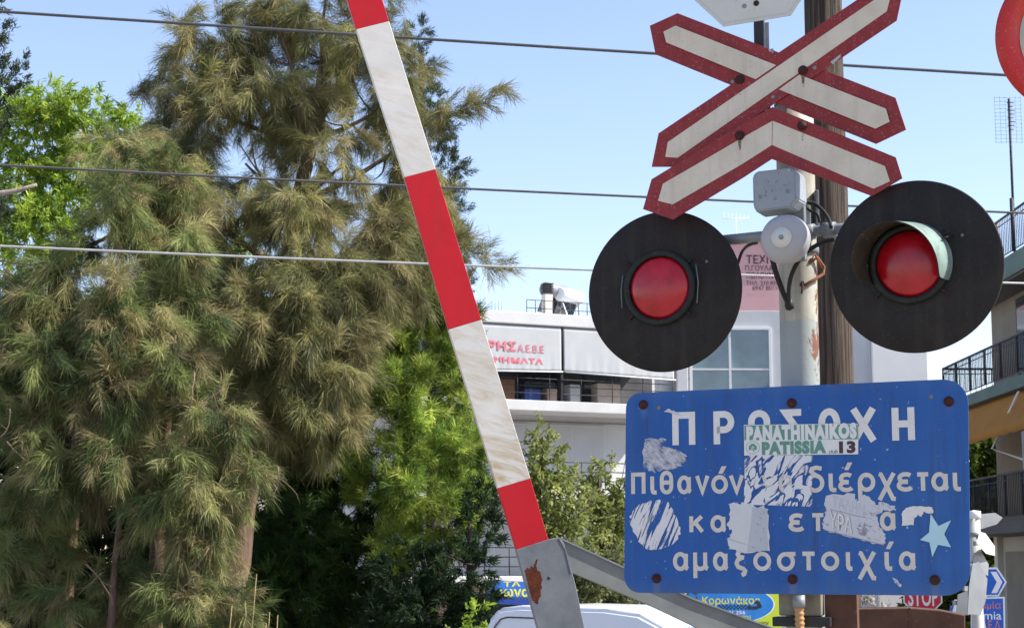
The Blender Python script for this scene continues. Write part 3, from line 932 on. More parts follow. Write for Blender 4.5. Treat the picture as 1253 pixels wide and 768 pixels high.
# ------------------------------------------------------------------ cables
def cable(pts, r, label, mat='cable', cat='cable'):
    P = [at(*p) for p in pts]
    # smooth through the points
    out = []
    for i in range(len(P) - 1):
        p0, p1, p2, p3 = P[max(i - 1, 0)], P[i], P[i + 1], P[min(i + 2, len(P) - 1)]
        for k in range(8):
            f = k / 8
            out.append(.5 * ((2 * p1) + (p2 - p0) * f + (2 * p0 - 5 * p1 + 4 * p2 - p3) * f * f + (3 * p1 - p0 - 3 * p2 + p3) * f ** 3))
    out.append(P[-1])
    b = MB(); b.tube(out, r, 10)
    o = b.build('cable', M[mat])
    return tag(o, label, cat, 'black cables on the signal pole')
cable([(903, 322, 6.15), (908, 308, 6.1), (916, 300, 6.02), (926, 297, 5.98)], .0052, 'thin black cable running from the left lamp to the bell')
cable([(945, 316, 5.95), (950, 335, 5.97), (958, 357, 5.99), (965, 372, 6.0), (966, 377, 6.02)], .0095, 'thick black cable with a plug hanging straight down below the gong')
cable([(1022, 293, 5.90), (1008, 296, 5.92), (993, 304, 5.93), (978, 318, 5.95), (968, 338, 5.97), (965, 360, 5.98), (966, 374, 6.0)], .0075, 'black cable curving from the right lamp down to the plug')
cable([(984, 247, 5.95), (996, 249, 5.95), (1006, 257, 5.93), (1014, 268, 5.9), (1017, 278, 5.86)], .0065, 'black cable looping from the bell housing to the right lamp')
cable([(984, 252, 5.97), (992, 258, 5.96), (1000, 262, 5.95), (1003, 272, 5.95)], .005, 'short black cable bent behind the bell housing')
b = MB(); q = at(966, 374, 6.0)
b.tube([q + Vector((-.004, 0, .03)), q, q + Vector((.002, 0, -.012))], [.012, .016, .013], 14)
tag(b.build('cable_plug', M['cable']), 'black cable gland where the two cables enter the pole', 'cable gland')
b = MB(); q = at(984, 249, 5.97)
b.tube([q + Vector((-.02, 0, 0)), q + Vector((.012, 0, 0))], .011, 12)
tag(b.build('cable_gland', M['galv']), 'grey cable gland on the side of the bell housing', 'cable gland')

# ------------------------------------------------------------------ the raised barrier
GF = Frame(640, 640, 6.75, -9)
gt = thing('barrier', 'raised red and white level crossing barrier boom with its grey fork and rusty counterweight', 'barrier', mw=GF.mat)
def white_boom():
    m, nt, b = new_mat('stained_white_boom')
    n = N(nt)
    v = n.obj()
    base = n.mix(n.ramp(n.noise(v, 5, 5), .3, .7), (0.58, 0.575, 0.55), (0.50, 0.50, 0.485))
    # ochre wiped smears
    s1 = n.noise(n.obj((3.2, 15, 1), (0, 0, R(20))), 1.6, 9, .74, .9)
    big = n.noise(n.obj((2, 2, 2), (0, 0, 0), (3.1, 1.7, 0)), 2.2, 2)
    low = n.ramp(n.sep(v)[1], -.02, 1.1, (1, 1, 1, 1), (.3, .3, .3, 1))
    f = n.math('MULTIPLY', n.math('MULTIPLY', n.ramp(s1, .42, .64), n.ramp(big, .27, .46)), low)
    col = n.mix(n.math('MULTIPLY', f, .95), base, (0.34, 0.235, 0.095))
    col = n.mix(n.math('MULTIPLY', n.ramp(n.noise(v, 110, 2), .66, .72), .5), col, (.3, .27, .22))
    n.link(col, b.inputs['Base Color'])
    b.inputs['Roughness'].default_value = .45
    return m
M['boom_white'] = white_boom()
M['boom_red'] = surf('red_boom_sheeting', (0.46, 0.008, 0.017), (0.39, 0.007, 0.015), .42, 6, speck=(.6, .2, .2), speck_scale=220, speck_amt=.15, streak=(.30, .02, .02), streak_amt=.5, rust=(.30, .12, .10), rust_at=(.66, .70), rust_scale=9)
cuts = [((420.5, -46), (461.5, -56)), ((436, 36), (476, 26)), ((495, 217), (533, 207)), ((549, 403), (589, 391)), ((609, 597), (649, 585)), ((632, 672), (671, 660))]
# extend upwards past the frame
def ext(k):
    (l1, r1), (l0, r0) = cuts[1], cuts[3]
    return ((l1[0] + (l1[0] - l0[0]) * k, l1[1] + (l1[1] - l0[1]) * k), (r1[0] + (r1[0] - r0[0]) * k, r1[1] + (r1[1] - r0[1]) * k))
allc = [ext(2.0), ext(1.5), ext(1.0), ext(.5)] + cuts[1:]
for i in range(len(allc) - 1):
    (l0, r0), (l1, r1) = allc[i], allc[i + 1]
    red = (len(allc) - 2 - i) % 2 == 0
    p = GF.poly([l0, r0, r1, l1])
    o = MB().prism(p, -.030, 0, .0015).build('red_band' if red else 'white_band', M['boom_red' if red else 'boom_white'], gt)
# bracket and fork
brk = [(631.5, 672), (671, 659.5), (684, 657), (690, 664), (704, 714), (722, 800), (735, 860), (688, 870), (664, 790)]
o = MB().prism(GF.poly(brk), -.034, .002, .002).build('boom_bracket', M['galv_rust'], gt)
ro = [(642, 698), (645, 694), (648, 696), (650, 692), (652.5, 694), (654, 689), (656.5, 683), (657.5, 684), (656, 692), (658, 698), (661, 699), (662, 704), (664, 708), (662, 713), (663, 719), (661, 723), (662, 728), (659, 733), (658, 739), (655, 737), (651, 733), (648.5, 724), (646.5, 717), (644.5, 708)]
rj = random.Random(3)
rp = []
for i in range(len(ro)):
    (x0_, y0_), (x1_, y1_) = ro[i], ro[(i + 1) % len(ro)]
    for k in range(4):
        rp.append((x0_ + (x1_ - x0_) * k / 4 + rj.uniform(-.5, .5), y0_ + (y1_ - y0_) * k / 4 + rj.uniform(-.5, .5)))
MB().prism(GF.poly(rp), .0021, .0026).build('rust_patch', M['rust_patch'], gt)
bolt(gt, *GF.uv(671.5, 706.5), .002, .0045, .002, 'bolt_hole', 'dark_metal')
b = MB(); ribbon(b, GF.poly([(684, 658), (692, 672), (699, 701)]), .004, .004, z0=.002); b.build('weld_seam', M['galv'], gt)
fork = [(686, 658.5), (768, 696), (850, 733), (1030, 800), (1018, 835), (900, 790), (800, 742), (700, 700)]
M['fork'] = surf('grey_green_steel', (0.235, 0.25, 0.25), (0.16, 0.175, 0.175), .55, 6, .15, .1, rust=(.16, .1, .06), rust_at=(.72, .8), rust_scale=6)
MB().prism(GF.poly(fork, -.02), -.060, -.036, .002).build('fork_arm', M['fork'], gt)
# flange lip along the upper edge of the fork
b = MB(); lip = GF.poly([(686, 658), (768, 695.5), (850, 732.5), (1030, 799)], -.02)
ribbon(b, lip, .006, -.028, z0=-.062); b.build('fork_lip', M['galv'], gt)
KF = Frame(1100, 755, 6.3, 12)
b = MB()
prof = KF.poly([(1020, 753), (1034, 744.5), (1112, 743), (1150, 746), (1181, 752), (1181, 860), (1020, 860)])
b.prism(prof, -.22, 0, .003)
o = b.build('counterweight', M['rust'], gt)
o.matrix_basis = GF.mat.inverted() @ KF.mat
sm = MB(); ribbon(sm, KF.poly([(1113, 743), (1113.5, 860)]), .006, .003, z0=-.001)
s_ = sm.build('weld_seam', M['rust'], o)
# drive cabinet that carries the boom (below the picture)
pb = MB(); 
gm = GF.mat.inverted()
gz = -GF.o.z
pb.box(.10, .52, gz, gz + 1.05, -.42, -.07, .012)
pb.build('drive_cabinet', M['galv'], gt)
pb = MB(); pb.box(.52, 1.50, gz + .72, gz + .92, -.30, -.14, .008); pb.build('counterweight_beam', M['galv_rust'], gt)

# junction box and conduit behind the sign's foot
JF = Frame(985, 748, 6.05, 20)
jb = thing('junction_box', 'grimy cream metal junction box under the blue sign', 'junction box', mw=JF.mat)
x0, y0 = JF.uv(957, 752); x1, y1 = JF.uv(1008, 723)
M['grimy'] = surf('grimy_cream_metal', (.24, .225, .18), (.10, .09, .07), .7, 14, 0, .1, rust=(.08, .05, .035), rust_at=(.55, .7))
MB().box(x0, x1, y0, y1, -.01, .055, .006).build('box_body', M['grimy'], jb)
MB().box(x0 - .02, x1 + .03, y0 - .035, y0 - .004, -.02, .065, .003).build('support_angle', M['dark_metal'], jb)
MB().box(x1 + .003, x1 + .11, y0 - .15, y1, -.03, .01, .003).build('side_plate', M['rust'], jb)
cd = thing('conduit', 'orange corrugated conduit with a grey collar below the blue sign', 'conduit', mw=JF.mat)
cxm = JF.uv(984, 745)[0]
b = MB()
pts, rad = [], []
for i in range(90):
    pts.append((cxm + .002 * math.sin(i * .05), JF.uv(984, 740)[1] - i * .004, .088))
    rad.append(.0145 + (.0016 if (i // 2) % 2 else -.0012))
b.tube(pts, rad, 18)
b.build('corrugated_tube', surf('orange_conduit', (.42, .24, .11), (.34, .19, .09), .6, 30), cd)
b = MB(); b.tube([(cxm, JF.uv(984, 742)[1], .088), (cxm, JF.uv(984, 728)[1], .088)], .0205, 18); b.tube([(cxm + .004, JF.uv(984, 733)[1], .088), (cxm + .004, JF.uv(984, 727)[1], .088)], .016, 18)
b.build('collar', M['galv'], cd)

# ------------------------------------------------------------------ red ring sign at the right edge, on its own post
RF = Frame(1324, 42, 6.4, 14)
rs = thing('round_prohibition_sign', 'round red ringed traffic sign cut off by the right edge', 'sign', mw=RF.mat)
rr_ = 104 * mpp(6.4) * 1.02
M['ring_red'] = surf('bright_red_sheeting', (.56, .02, .02), (.5, .05, .035), .45, 5, speck=(.65, .2, .15), speck_scale=110, speck_amt=.5, coat=.2)
b = MB(); b.lathe([(0, -.003), (rr_, -.003), (rr_, 0), (rr_ * .72, .0003), (rr_ * .72, -.001)], 96); b.build('red_ring', M['ring_red'], rs)
b = MB(); b.lathe([(0, .0006), (rr_ * .715, .0006), (rr_ * .715, -.001)], 96); b.build('white_face', M['sign_white'], rs)
b = MB(); zb = -RF.o.z
b.tube([(0, zb, -.035), (0, rr_ * .9, -.035)], .03, 20); b.build('post', M['galv'], rs)
# ------------------------------------------------------------------ ground, street
def ground_mat():
    m, nt, b = new_mat('pale_dry_ground')
    n = N(nt)
    v = n.obj()
    c = n.mix(n.ramp(n.noise(v, .6, 8, .6), .35, .7), (.30, .26, .21), (.22, .19, .15))
    c = n.mix(n.math('MULTIPLY', n.ramp(n.noise(v, 14, 4), .5, .7), .5), c, (.36, .33, .29))
    n.link(c, b.inputs['Base Color'])
    b.inputs['Roughness'].default_value = .95
    n.bump(n.noise(v, 20, 5), b, .5, .03)
    return m
gb = MB()
rows = [(-60, 0.0), (11, 0.0), (12.5, STREET - .12), (60, STREET - .12), (900, STREET - .12)]
xs_ = [-700, -60, -20, 0, 20, 60, 700]
gv = [[gb.bm.verts.new((x, y, z)) for x in xs_] for y, z in rows]
for i in range(len(rows) - 1):
    for k in range(len(xs_) - 1):
        gb.bm.faces.new((gv[i][k], gv[i][k + 1], gv[i + 1][k + 1], gv[i + 1][k]))
tag(gb.build('ground', ground_mat()), kind='structure')
M['asphalt'] = surf('asphalt', (.05, .05, .052), (.065, .063, .062), .9, 3, bump=.3)
rb = MB(); rb.box(-80, 9.0, 14.0, 20.8, STREET - .3, STREET - .10, 0); tag(rb.build('road', M['asphalt']), kind='structure')
M['paving'] = surf('concrete_paving', (.36, .34, .31), (.30, .28, .26), .9, 2)
rb = MB(); rb.box(-80, 9.2, 43.5, 49.0, STREET - .4, STREET, .02); rb.box(9.2, 40, 24, 49.0, STREET - .4, STREET, .02); tag(rb.build('pavement', M['paving']), kind='structure')
M['line'] = surf('road_paint', (.7, .7, .68), None, .7, 8)
rb = MB()
for i in range(20):
    rb.box(-60 + i * 3.4, -58.4 + i * 3.4, 17.3, 17.42, STREET - .099, STREET - .094)
tag(rb.build('road_markings', M['line']), kind='structure')

# ------------------------------------------------------------------ building materials
M['wall_white'] = surf('white_render', (.55, .56, .57), (.47, .48, .49), .8, 1.2, streak=(.42, .42, .41), streak_amt=-.25)
M['slab_white'] = surf('white_slab_paint', (.58, .58, .58), (.5, .5, .5), .75, 1.5, streak=(.40, .40, .39), streak_amt=-.3)
M['awning_white'] = surf('white_awning_canvas', (.44, .455, .465), (.39, .405, .415), .8, 1.5)
M['shutter'] = surf('white_shutter', (.45, .46, .47), (.41, .42, .43), .7, 2)
M['interior'] = surf('shaded_balcony_wall', (.10, .10, .11), (.06, .06, .07), .8, 2)  # shade behind the awnings is put into a dark wall colour
M['pink'] = surf('pink_render', (.62, .37, .38), (.57, .34, .35), .85, 1.0, streak=(.5, .3, .3), streak_amt=-.2)
M['frame_white'] = surf('white_window_frame', (.74, .75, .76), (.7, .71, .72), .4, 3)
M['rail_dark'] = surf('dark_railing_paint', (.04, .045, .055), (.03, .03, .035), .5, 5)
def glass_mat(name, c, rough=.06):
    m, nt, b = new_mat(name)
    n = N(nt)
    v = n.obj()
    n.link(n.mix(n.ramp(n.noise(v, .8, 3), .35, .65), c, tuple(x * .6 for x in c)), b.inputs['Base Color'])
    b.inputs['Roughness'].default_value = rough
    b.inputs['Specular IOR Level'].default_value = .9
    b.inputs['Coat Weight'].default_value = .5
    b.inputs['Coat Roughness'].default_value = .03
    return m
M['glass'] = glass_mat('blue_green_window_glass', (.14, .22, .25))
M['glass_dark'] = glass_mat('dark_window_glass', (.04, .05, .06))

def railing(fr, p0, p1, h, n_rails, parent, z, posts=6, name='railing', mat='rail_dark', bars=0, rail_r=.018):
    """a run of railing between two points of frame fr (local metres)"""
    b = MB()
    a = Vector((p0[0], p0[1], z)); c = Vector((p1[0], p1[1], z))
    for i in range(n_rails):
        dz = h * (1 - i / n_rails)
        b.tube([a + Vector((0, dz, 0)), c + Vector((0, dz, 0))], rail_r, 6)
    for i in range(posts + 1):
        q = a + (c - a) * (i / posts)
        b.tube([q, q + Vector((0, h, 0))], rail_r * 1.1, 6)
    for i in range(bars):
        q = a + (c - a) * ((i + .5) / bars)
        b.tube([q + Vector((0, .04, 0)), q + Vector((0, h, 0))], .007, 4)
    return b.build(name, M[mat], parent)

# ------------------------------------------------------------------ white apartment block in the middle
AF = Frame(690, 490, 52.0, -24)
ab = thing('apartment_building', 'white three storey block with long white awnings under its flat roof', 'building', mw=AF.mat)
def aU(px, py, off=0): return AF.uv(px, py, off)
xl = aU(470, 480)[0]; xr = aU(826, 480)[0]
zt = aU(640, 382)[1]; s1t = aU(690, 491)[1]; s1b = s1t - .30
g0 = STREET - AF.o.z
WD = -1.45
MB().box(xl, xr + .3, g0, zt - .02, -11, WD, .0).build('wall', M['wall_white'], ab)
MB().box(xl - .1, xr + .35, zt - .36, zt, -11.2, .10, .03).build('roof_slab', M['slab_white'], ab)
st_h = s1t - aU(650, 601)[1]
slabs = [s1t, s1t - 2.55, s1t - 5.0]
for k, s in enumerate(slabs):
    MB().box(xl - .05, xr, s - .30, s, WD + .002, .05, .02).build('balcony_slab', M['slab_white'], ab)
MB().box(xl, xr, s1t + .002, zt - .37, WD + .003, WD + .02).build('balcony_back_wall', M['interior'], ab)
# windows on the upper storey's shaded wall
for u0 in np.arange(xl + .5, xr - 1.3, 2.1):
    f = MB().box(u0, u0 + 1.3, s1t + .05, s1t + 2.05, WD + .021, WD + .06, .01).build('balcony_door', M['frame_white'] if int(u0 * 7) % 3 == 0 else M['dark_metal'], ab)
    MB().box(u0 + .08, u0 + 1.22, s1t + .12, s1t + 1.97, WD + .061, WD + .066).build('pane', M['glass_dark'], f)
def awning(px0, px1, top0, bot0, bot1):
    u0 = aU(px0, 420)[0]; u1 = aU(px1, 420)[0]
    vt = zt - .40
    vb0 = aU(px0, bot0)[1]; vb1 = aU(px1, bot1)[1]
    b = MB()
    nx, ny = 70, 14
    g = []
    for j in range(ny + 1):
        fy = j / ny
        row = []
        for i in range(nx + 1):
            fx = i / nx
            vb = vb0 + (vb1 - vb0) * fx
            fold = .004 * math.sin(fx * 41) * fy ** 1.5 + .004 * math.sin(fx * 87 + 2) * fy ** 3 + .005 * math.sin(fx * 9 + fy * 3) * fy
            row.append(b.bm.verts.new((u0 + (u1 - u0) * fx, vt + (vb - vt) * fy, +.05 + .02 * fy + fold)))
        g.append(row)
    for j in range(ny):
        for i in range(nx):
            f = b.bm.faces.new((g[j][i], g[j][i + 1], g[j + 1][i + 1], g[j + 1][i])); f.smooth = True
    o = b.build('awning', M['awning_white'], ab)
    md = o.modifiers.new('thickness', 'SOLIDIFY'); md.thickness = .006
    b = MB(); b.tube([(u0, vb0 - .01, .17), (u1, vb1 - .01, .17)], .02, 8)
    b.build('awning_bar', M['frame_white'], o)
    return o
awn = awning(560, 685.5, 390, 453, 455)
awning(688.5, 823, 392, 455, 465)
aw_u = aU(687, 420)[0]
MB().box(aw_u - .04, aw_u + .035, s1t, zt - .37, -.02, .04, .004).build('awning_post', M['dark_metal'], ab)
M['awn_red'] = surf('faded_red_print', (.58, .12, .17), (.62, .2, .24), .8, 10)
text_fit(AF, 'ΡΗΣ', (597, 415.5), (632, 430), .077, M['awn_red'], awn, .04)
text_fit(AF, 'Α.Ε.Β.Ε', (634, 421), (666, 432), .077, M['awn_red'], awn, .006)
text_fit(AF, 'ΑΝΗΜΑΤΑ', (594, 435), (665, 446), .077, M['awn_red'], awn, .04)
u0, u1 = aU(596, 490)[0], aU(824, 490)[0]
railing(AF, (xl, s1t), (xr - .05, s1t), .85, 4, ab, -.03, 9, rail_r=.013)
railing(AF, (xl, slabs[1]), (xr - .05, slabs[1]), .80, 3, ab, -.03, 12)
railing(AF, (xl, slabs[2]), (xr - .05, slabs[2]), .80, 3, ab, -.03, 12)
# lower storeys: shutters and bands on the wall
for k, s in ((0, slabs[1]), (1, slabs[2])):
    for u0 in np.arange(xl + .3, xr - 2, 2.55):
        f = MB().box(u0, u0 + 2.2, s + .02, s + 2.0, WD, WD + .05, .01).build('window', M['wall_white'], ab)
        MB().box(u0 + .08, u0 + 1.07, s + .09, s + 1.93, WD + .051, WD + .06).build('shutter', M['shutter'], f)
        MB().box(u0 + 1.13, u0 + 2.12, s + .09, s + 1.93, WD + .051, WD + .06).build('shutter', M['shutter'], f)
    MB().box(xl, xr, s + 2.06, s + 2.10, WD, WD + .03).build('wall_band', M['galv'], ab)
MB().box(xl, xr, slabs[2] - .48, slabs[2] - .302, -.3, -.1).build('soffit_beam', surf('tan_soffit', (.3, .25, .18), (.25, .2, .15), .8, 3), ab)
MB().box(xl + .3, xr - .3, g0 + .05, slabs[2] - .5, WD, WD + .05).build('shop_front', M['glass_dark'], ab)
# clutter on the balcony
for i, (px, w, h, c, lab) in enumerate([(618, .42, .62, (.20, .10, .06), 'brown crate behind the balcony rail near the boom'), (648, .5, .36, (.05, .08, .22), 'dark blue crate on the balcony'), (700, .32, .55, (.5, .5, .48), 'white carton left of the tall dark gap on the balcony'), (741, .75, .62, (.50, .42, .34), 'large beige carton on the balcony floor'), (672, .3, .40, (.45, .32, .25), 'small tan carton on the balcony')]):
    x, _ = aU(px, 478, -.6)
    o = thing('storage_crate', lab, 'crate', group='crates stored on the upper balcony')
    o.matrix_world = AF.mat @ Matrix.Translation((x, s1t + .002, -.6))
    mm = surf('crate_%s' % ['brown', 'blue', 'white', 'beige', 'tan'][i], c, None, .8, 6)
    MB().box(-w / 2, w / 2, 0, h, -.22, .22, .012).build('body', mm, o)
    MB().box(-w / 2 - .01, w / 2 + .01, h * .8, h * .86, -.23, .23, .004).build('rim_band', mm, o)

# roof: chimney, solar heaters, railing, antennas
chx0, chy0 = aU(666, 381, -2.5); chx1, chy1 = aU(675, 352, -2.5)
ch = thing('chimney', 'cream chimney with a dark slatted cowl on the flat roof', 'chimney', mw=AF.mat)
M['cream'] = surf('cream_render', (.62, .58, .5), (.55, .5, .43), .8, 4)
MB().box(chx0, chx1, zt, chy1 - .2, -2.7, -2.42, .01).build('stack', M['cream'], ch)
b = MB()
for i in range(5):
    b.box(chx0 - .02, chx1 + .02, chy1 - .19 + i * .07, chy1 - .15 + i * .07, -2.72, -2.40, .004)
b.box(chx0 + .03, chx1 - .03, chy1 - .2, chy1 + .14, -2.68, -2.45)
b.build('cowl', M['dark_metal'], ch)
for i, (px, py, lab) in enumerate([(679, 356, 'solar water heater standing right behind the chimney'), (697, 362, 'solar water heater with round tank end, right of the chimney')]):
    x, y = aU(px, py, -4)
    o = thing('solar_water_heater', lab, 'water heater', group='solar water heaters on the roof')
    o.matrix_world = AF.mat @ Matrix.Translation((x, y, -4)) @ Matrix.Rotation(R(-62), 4, 'Y')
    b = MB(); b.tube([(0, 0, -.55), (0, 0, -.53), (0, 0, .53), (0, 0, .55)], [.16, .22, .22, .16], 20); b.build('tank', M['frame_white'] if i else M['galv'], o)
    b = MB(); b.box(-.02, .03, -.75, -.15, -.5, .5, .01, Matrix.Rotation(R(-25), 4, 'Z')); b.build('collector', M['glass_dark'], o)
    b = MB()
    for zz in (-.4, .4):
        b.tube([(0, 0, zz), (-.1, zt - y + .02, zz)], .02, 6); b.tube([(.0, -.2, zz), (.4, zt - y + .02, zz)], .02, 6)
    b.build('stand', M['frame_white'], o)
u0 = aU(655, 380)[0]; u1 = aU(740, 380)[0]
railing(AF, (u0, zt), (u1, zt), aU(655, 363)[1] - zt, 2, ab, -.6, 8, name='roof_railing', rail_r=.012)
def antenna(name, label, base, h, kind, r=.016):
    o = thing(name, label, 'antenna', loc=base)
    b = MB(); b.tube([(0, 0, 0), (0, 0, h)], r, 6); b.build('mast', M['dark_metal' if kind == 'grid' else 'frame_white'], o)
    b = MB()
    if kind == 'yagi':
        b.tube([(-.45, 0, h - .08), (.45, .1, h - .02)], .009, 5)
        for k in range(7):
            x = -.4 + k * .13; b.tube([(x, .0, h - .3 + .02 * k), (x + .02, .0, h + .15 - .02 * k)], .006, 4)
    elif kind == 'grid':
        for k in range(6):
            b.tube([(-.30 + k * .12, .12, h - 1.02), (-.30 + k * .12, .12, h + .1)], .0035, 4)
        for k in range(13):
            b.tube([(-.32, .12, h - 1.0 + k * .088), (.32, .12, h - 1.0 + k * .088)], .0035, 4)
        for k in range(8):
            b.tube([(-.06 - .02 * (k % 2), -.1, h - .75 + k * .09), (.06 + .02 * (k % 3), -.1, h - .75 + k * .09)], .012, 5)
        b.tube([(-.02, 0, h - .4), (0.02, .12, h - .4)], .012, 5)
    else:
        for k in range(3):
            b.tube([(-.05, 0, h * .3 - k * .12), (.05, 0, h * .3 - k * .12)], .008, 4)
    b.build('elements', M['dark_metal' if kind == 'grid' else 'frame_white'], o)
    return o
q = at(594.5, 381, 56); antenna('roof_antenna', 'thin white whip antenna on the block behind the boom', q, at(594, 327, 56).z - q.z, 'thin', .012)
b0 = thing('roof_railing', 'four short posts beside the whip antenna on the flat roof', 'posts', loc=at(602, 381, 55))
b = MB()
for k in range(4): b.tube([(k * .10, 0, -.1), (k * .10, 0, .32 - .05 * (k % 2))], .01, 5)
b.build('posts', M['galv'], b0)

# ------------------------------------------------------------------ pink and white building behind the pole
PF = Frame(900, 400, 55.0, 0)
pb_ = thing('pink_building', 'pink and white building with a large white framed window behind the pole', 'building', mw=PF.mat)
def pU(px, py, off=0): return PF.uv(px, py, off)
xl2, xr2 = pU(826, 400)[0], pU(1133, 400)[0]
ztop = pU(910, 297)[1]; zmid = pU(910, 380)[1]; gg = STREET - PF.o.z
xw = pU(1066, 440)[0]
MB().box(pU(890, 340)[0], xw, zmid, ztop, -9, -.02).build('upper_wall', M['pink'], pb_)
MB().box(xl2, xw, gg, zmid - .002, -9, 0, .015).build('lower_wall', M['wall_white'], pb_)
MB().box(xw + .002, xr2, gg, pU(1100, 300)[1], -9, .12, .03).build('side_wing', surf('cream_white_render', (.80, .79, .76), (.74, .73, .70), .8, 1.2), pb_)
MB().box(pU(890, 340)[0] - .1, xw + .1, ztop, ztop + .15, -9.1, .1, .02).build('parapet', M['slab_white'], pb_)
# big window
wx0, wy1 = pU(845, 403); wx1, wy0 = pU(943, 500)
fw = MB()
fw.box(wx0 - .05, wx0 + .03, wy0, wy1 + .06, .001, .10, .005); fw.box(wx1 - .03, wx1 + .05, wy0, wy1 + .06, .001, .10, .005)
fw.box(wx0 + .032, wx1 - .032, wy1 - .02, wy1 + .06, .001, .10, .005)
xm = pU(893, 450)[0]; ym = pU(893, 452)[1]
fw.box(xm - .035, xm + .035, wy0, wy1 - .022, .001, .08, .005); fw.box(wx0 + .032, xm - .037, ym - .025, ym + .025, .001, .08, .005); fw.box(xm + .037, wx1 - .032, ym - .025, ym + .025, .001, .08, .005)
fo = fw.build('window_frame', M['frame_white'], pb_)
g_ = MB().box(wx0, wx1, wy0, wy1, .001, .02).build('pane', M['glass'], fo)
MB().box(xl2 + .02, wx0 - .12, wy0 - 1, wy1 + .02, .001, .2, .02).build('pilaster', M['frame_white'], pb_)
M['print_dark'] = surf('dark_print', (.06, .045, .06), (.08, .06, .07), .8, 10)
for s, tl, br, bo in (('ΤΕΧΝ', (913, 312), (946, 322.5), .01), ('Π.ΓΟΥΛΑΣ', (912, 324.5), (951, 331), .0), ('ΠΩΛΟΥΝΤΑΙ', (913.5, 333), (958, 341), .0), ('ΤΗΛ. 210 8317', (913, 343.5), (956, 348.5), .0), ('6947 80114', (920.5, 349.5), (955, 355), .0)):
    text_fit(PF, s, tl, br, .0, M['print_dark'], pb_, bo)
q = at(884, 297, 57); antenna('roof_antenna', 'small pale television antenna above the left end of the pink wall', Vector((q.x + .45, 57, PF.o.z + ztop)), at(884, 265, 57).z - (PF.o.z + ztop), 'yagi', .012)

# ------------------------------------------------------------------ apartment block on the right, receding along the view
rbg = thing('apartment_building', 'apartment block with stacked balconies and an orange awning at the right edge', 'building', loc=(11.7, 43.5, STREET))
M['wall_beige'] = surf('beige_render', (.26, .235, .19), (.20, .18, .145), .85, 1, streak=(.3, .28, .22), streak_amt=-.3)
M['slab_green'] = surf('grey_green_fascia', (.15, .215, .19), (.11, .16, .145), .8, 2, streak=(.1, .12, .11), streak_amt=-.4)
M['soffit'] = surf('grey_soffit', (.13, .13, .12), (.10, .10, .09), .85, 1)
def rbx(name, x0, x1, y0, y1, z0, z1, mat, bev=.01, parent=None):
    """world box, stored relative to the building's base"""
    return MB().box(x0 - 11.7, x1 - 11.7, y0 - 43.5, y1 - 43.5, z0 - STREET, z1 - STREET, bev).build(name, mat, parent or rbg)
rbx('wall', 11.7, 22, 27, 43.5, STREET, 8.9, M['wall_beige'])
rbx('roof_slab', 10.9, 22, 26.8, 43.7, 7.95, 8.42, M['slab_green'])
rbx('soffit', 10.95, 11.69, 27, 43.6, 7.90, 7.948, M['soffit'])
for z in (5.58, 2.62):
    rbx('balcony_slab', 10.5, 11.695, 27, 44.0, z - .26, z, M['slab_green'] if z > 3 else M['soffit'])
    rbx('balcony_slab', 11.7, 15, 43.505, 44.0, z - .26, z, M['slab_green'] if z > 3 else M['soffit'])
def rrail(x, y0, y1, z, h, bars, name='railing', far=True):
    b = MB()
    X = x - 11.7
    seq = [Vector((X, y0 - 43.5, 0)), Vector((X, y1 - 43.5, 0))]
    if far: seq.append(Vector((X + 4.0, y1 - 43.5, 0)))
    zz = z - STREET
    for a, c in zip(seq[:-1], seq[1:]):
        for dz, r in ((h, .028), (h * .86, .012), (.10, .014)):
            b.tube([a + Vector((0, 0, zz + dz)), c + Vector((0, 0, zz + dz))], r, 6)
        n = int((c - a).length / .13)
        for i in range(n + 1):
            q = a + (c - a) * (i / max(n, 1))
            b.tube([q + Vector((0, 0, zz + .1)), q + Vector((0, 0, zz + h))], .011 if i % 10 else .025, 4)
    return b.build(name, M['rail_dark'], rbg)
rrail(10.98, 27, 43.6, 8.42, .95, 0, far=False)
rrail(10.58, 27, 43.92, 5.58, .88, 0)
rrail(10.58, 27, 43.92, 2.62, 1.0, 0)
# columns and openings
for y, x in ((43.2, 11.5), (36.2, 11.4), (32, 11.4)):
    rbx('column', x - .02, x + .24, y - .3, y, STREET, 2.36, M['cream'])
for z in (2.62, 5.58):
    for y in (41.2, 38.6, 36.0, 33.0):
        f = rbx('balcony_door', 11.655, 11.698, y - 1.7, y, z + .02, z + 2.2, M['dark_metal'])
        rbx('pane', 11.648, 11.653, y - 1.6, y - .1, z + .1, z + 2.1, M['glass_dark'], .0, f)
rbx('ground_wall', 11.62, 11.697, 30, 43.4, STREET, 2.35, surf('lit_ground_wall', (.50, .48, .41), (.43, .41, .35), .85, 1))  # brighter light on the lower wall is put into a paler panel colour
rbx('shop_window', 11.60, 11.618, 34, 37.5, STREET + .3, 1.8, M['glass_dark'])
rbx('shop_panel', 11.58, 11.615, 40.6, 42.6, STREET, 2.0, M['wall_beige'])
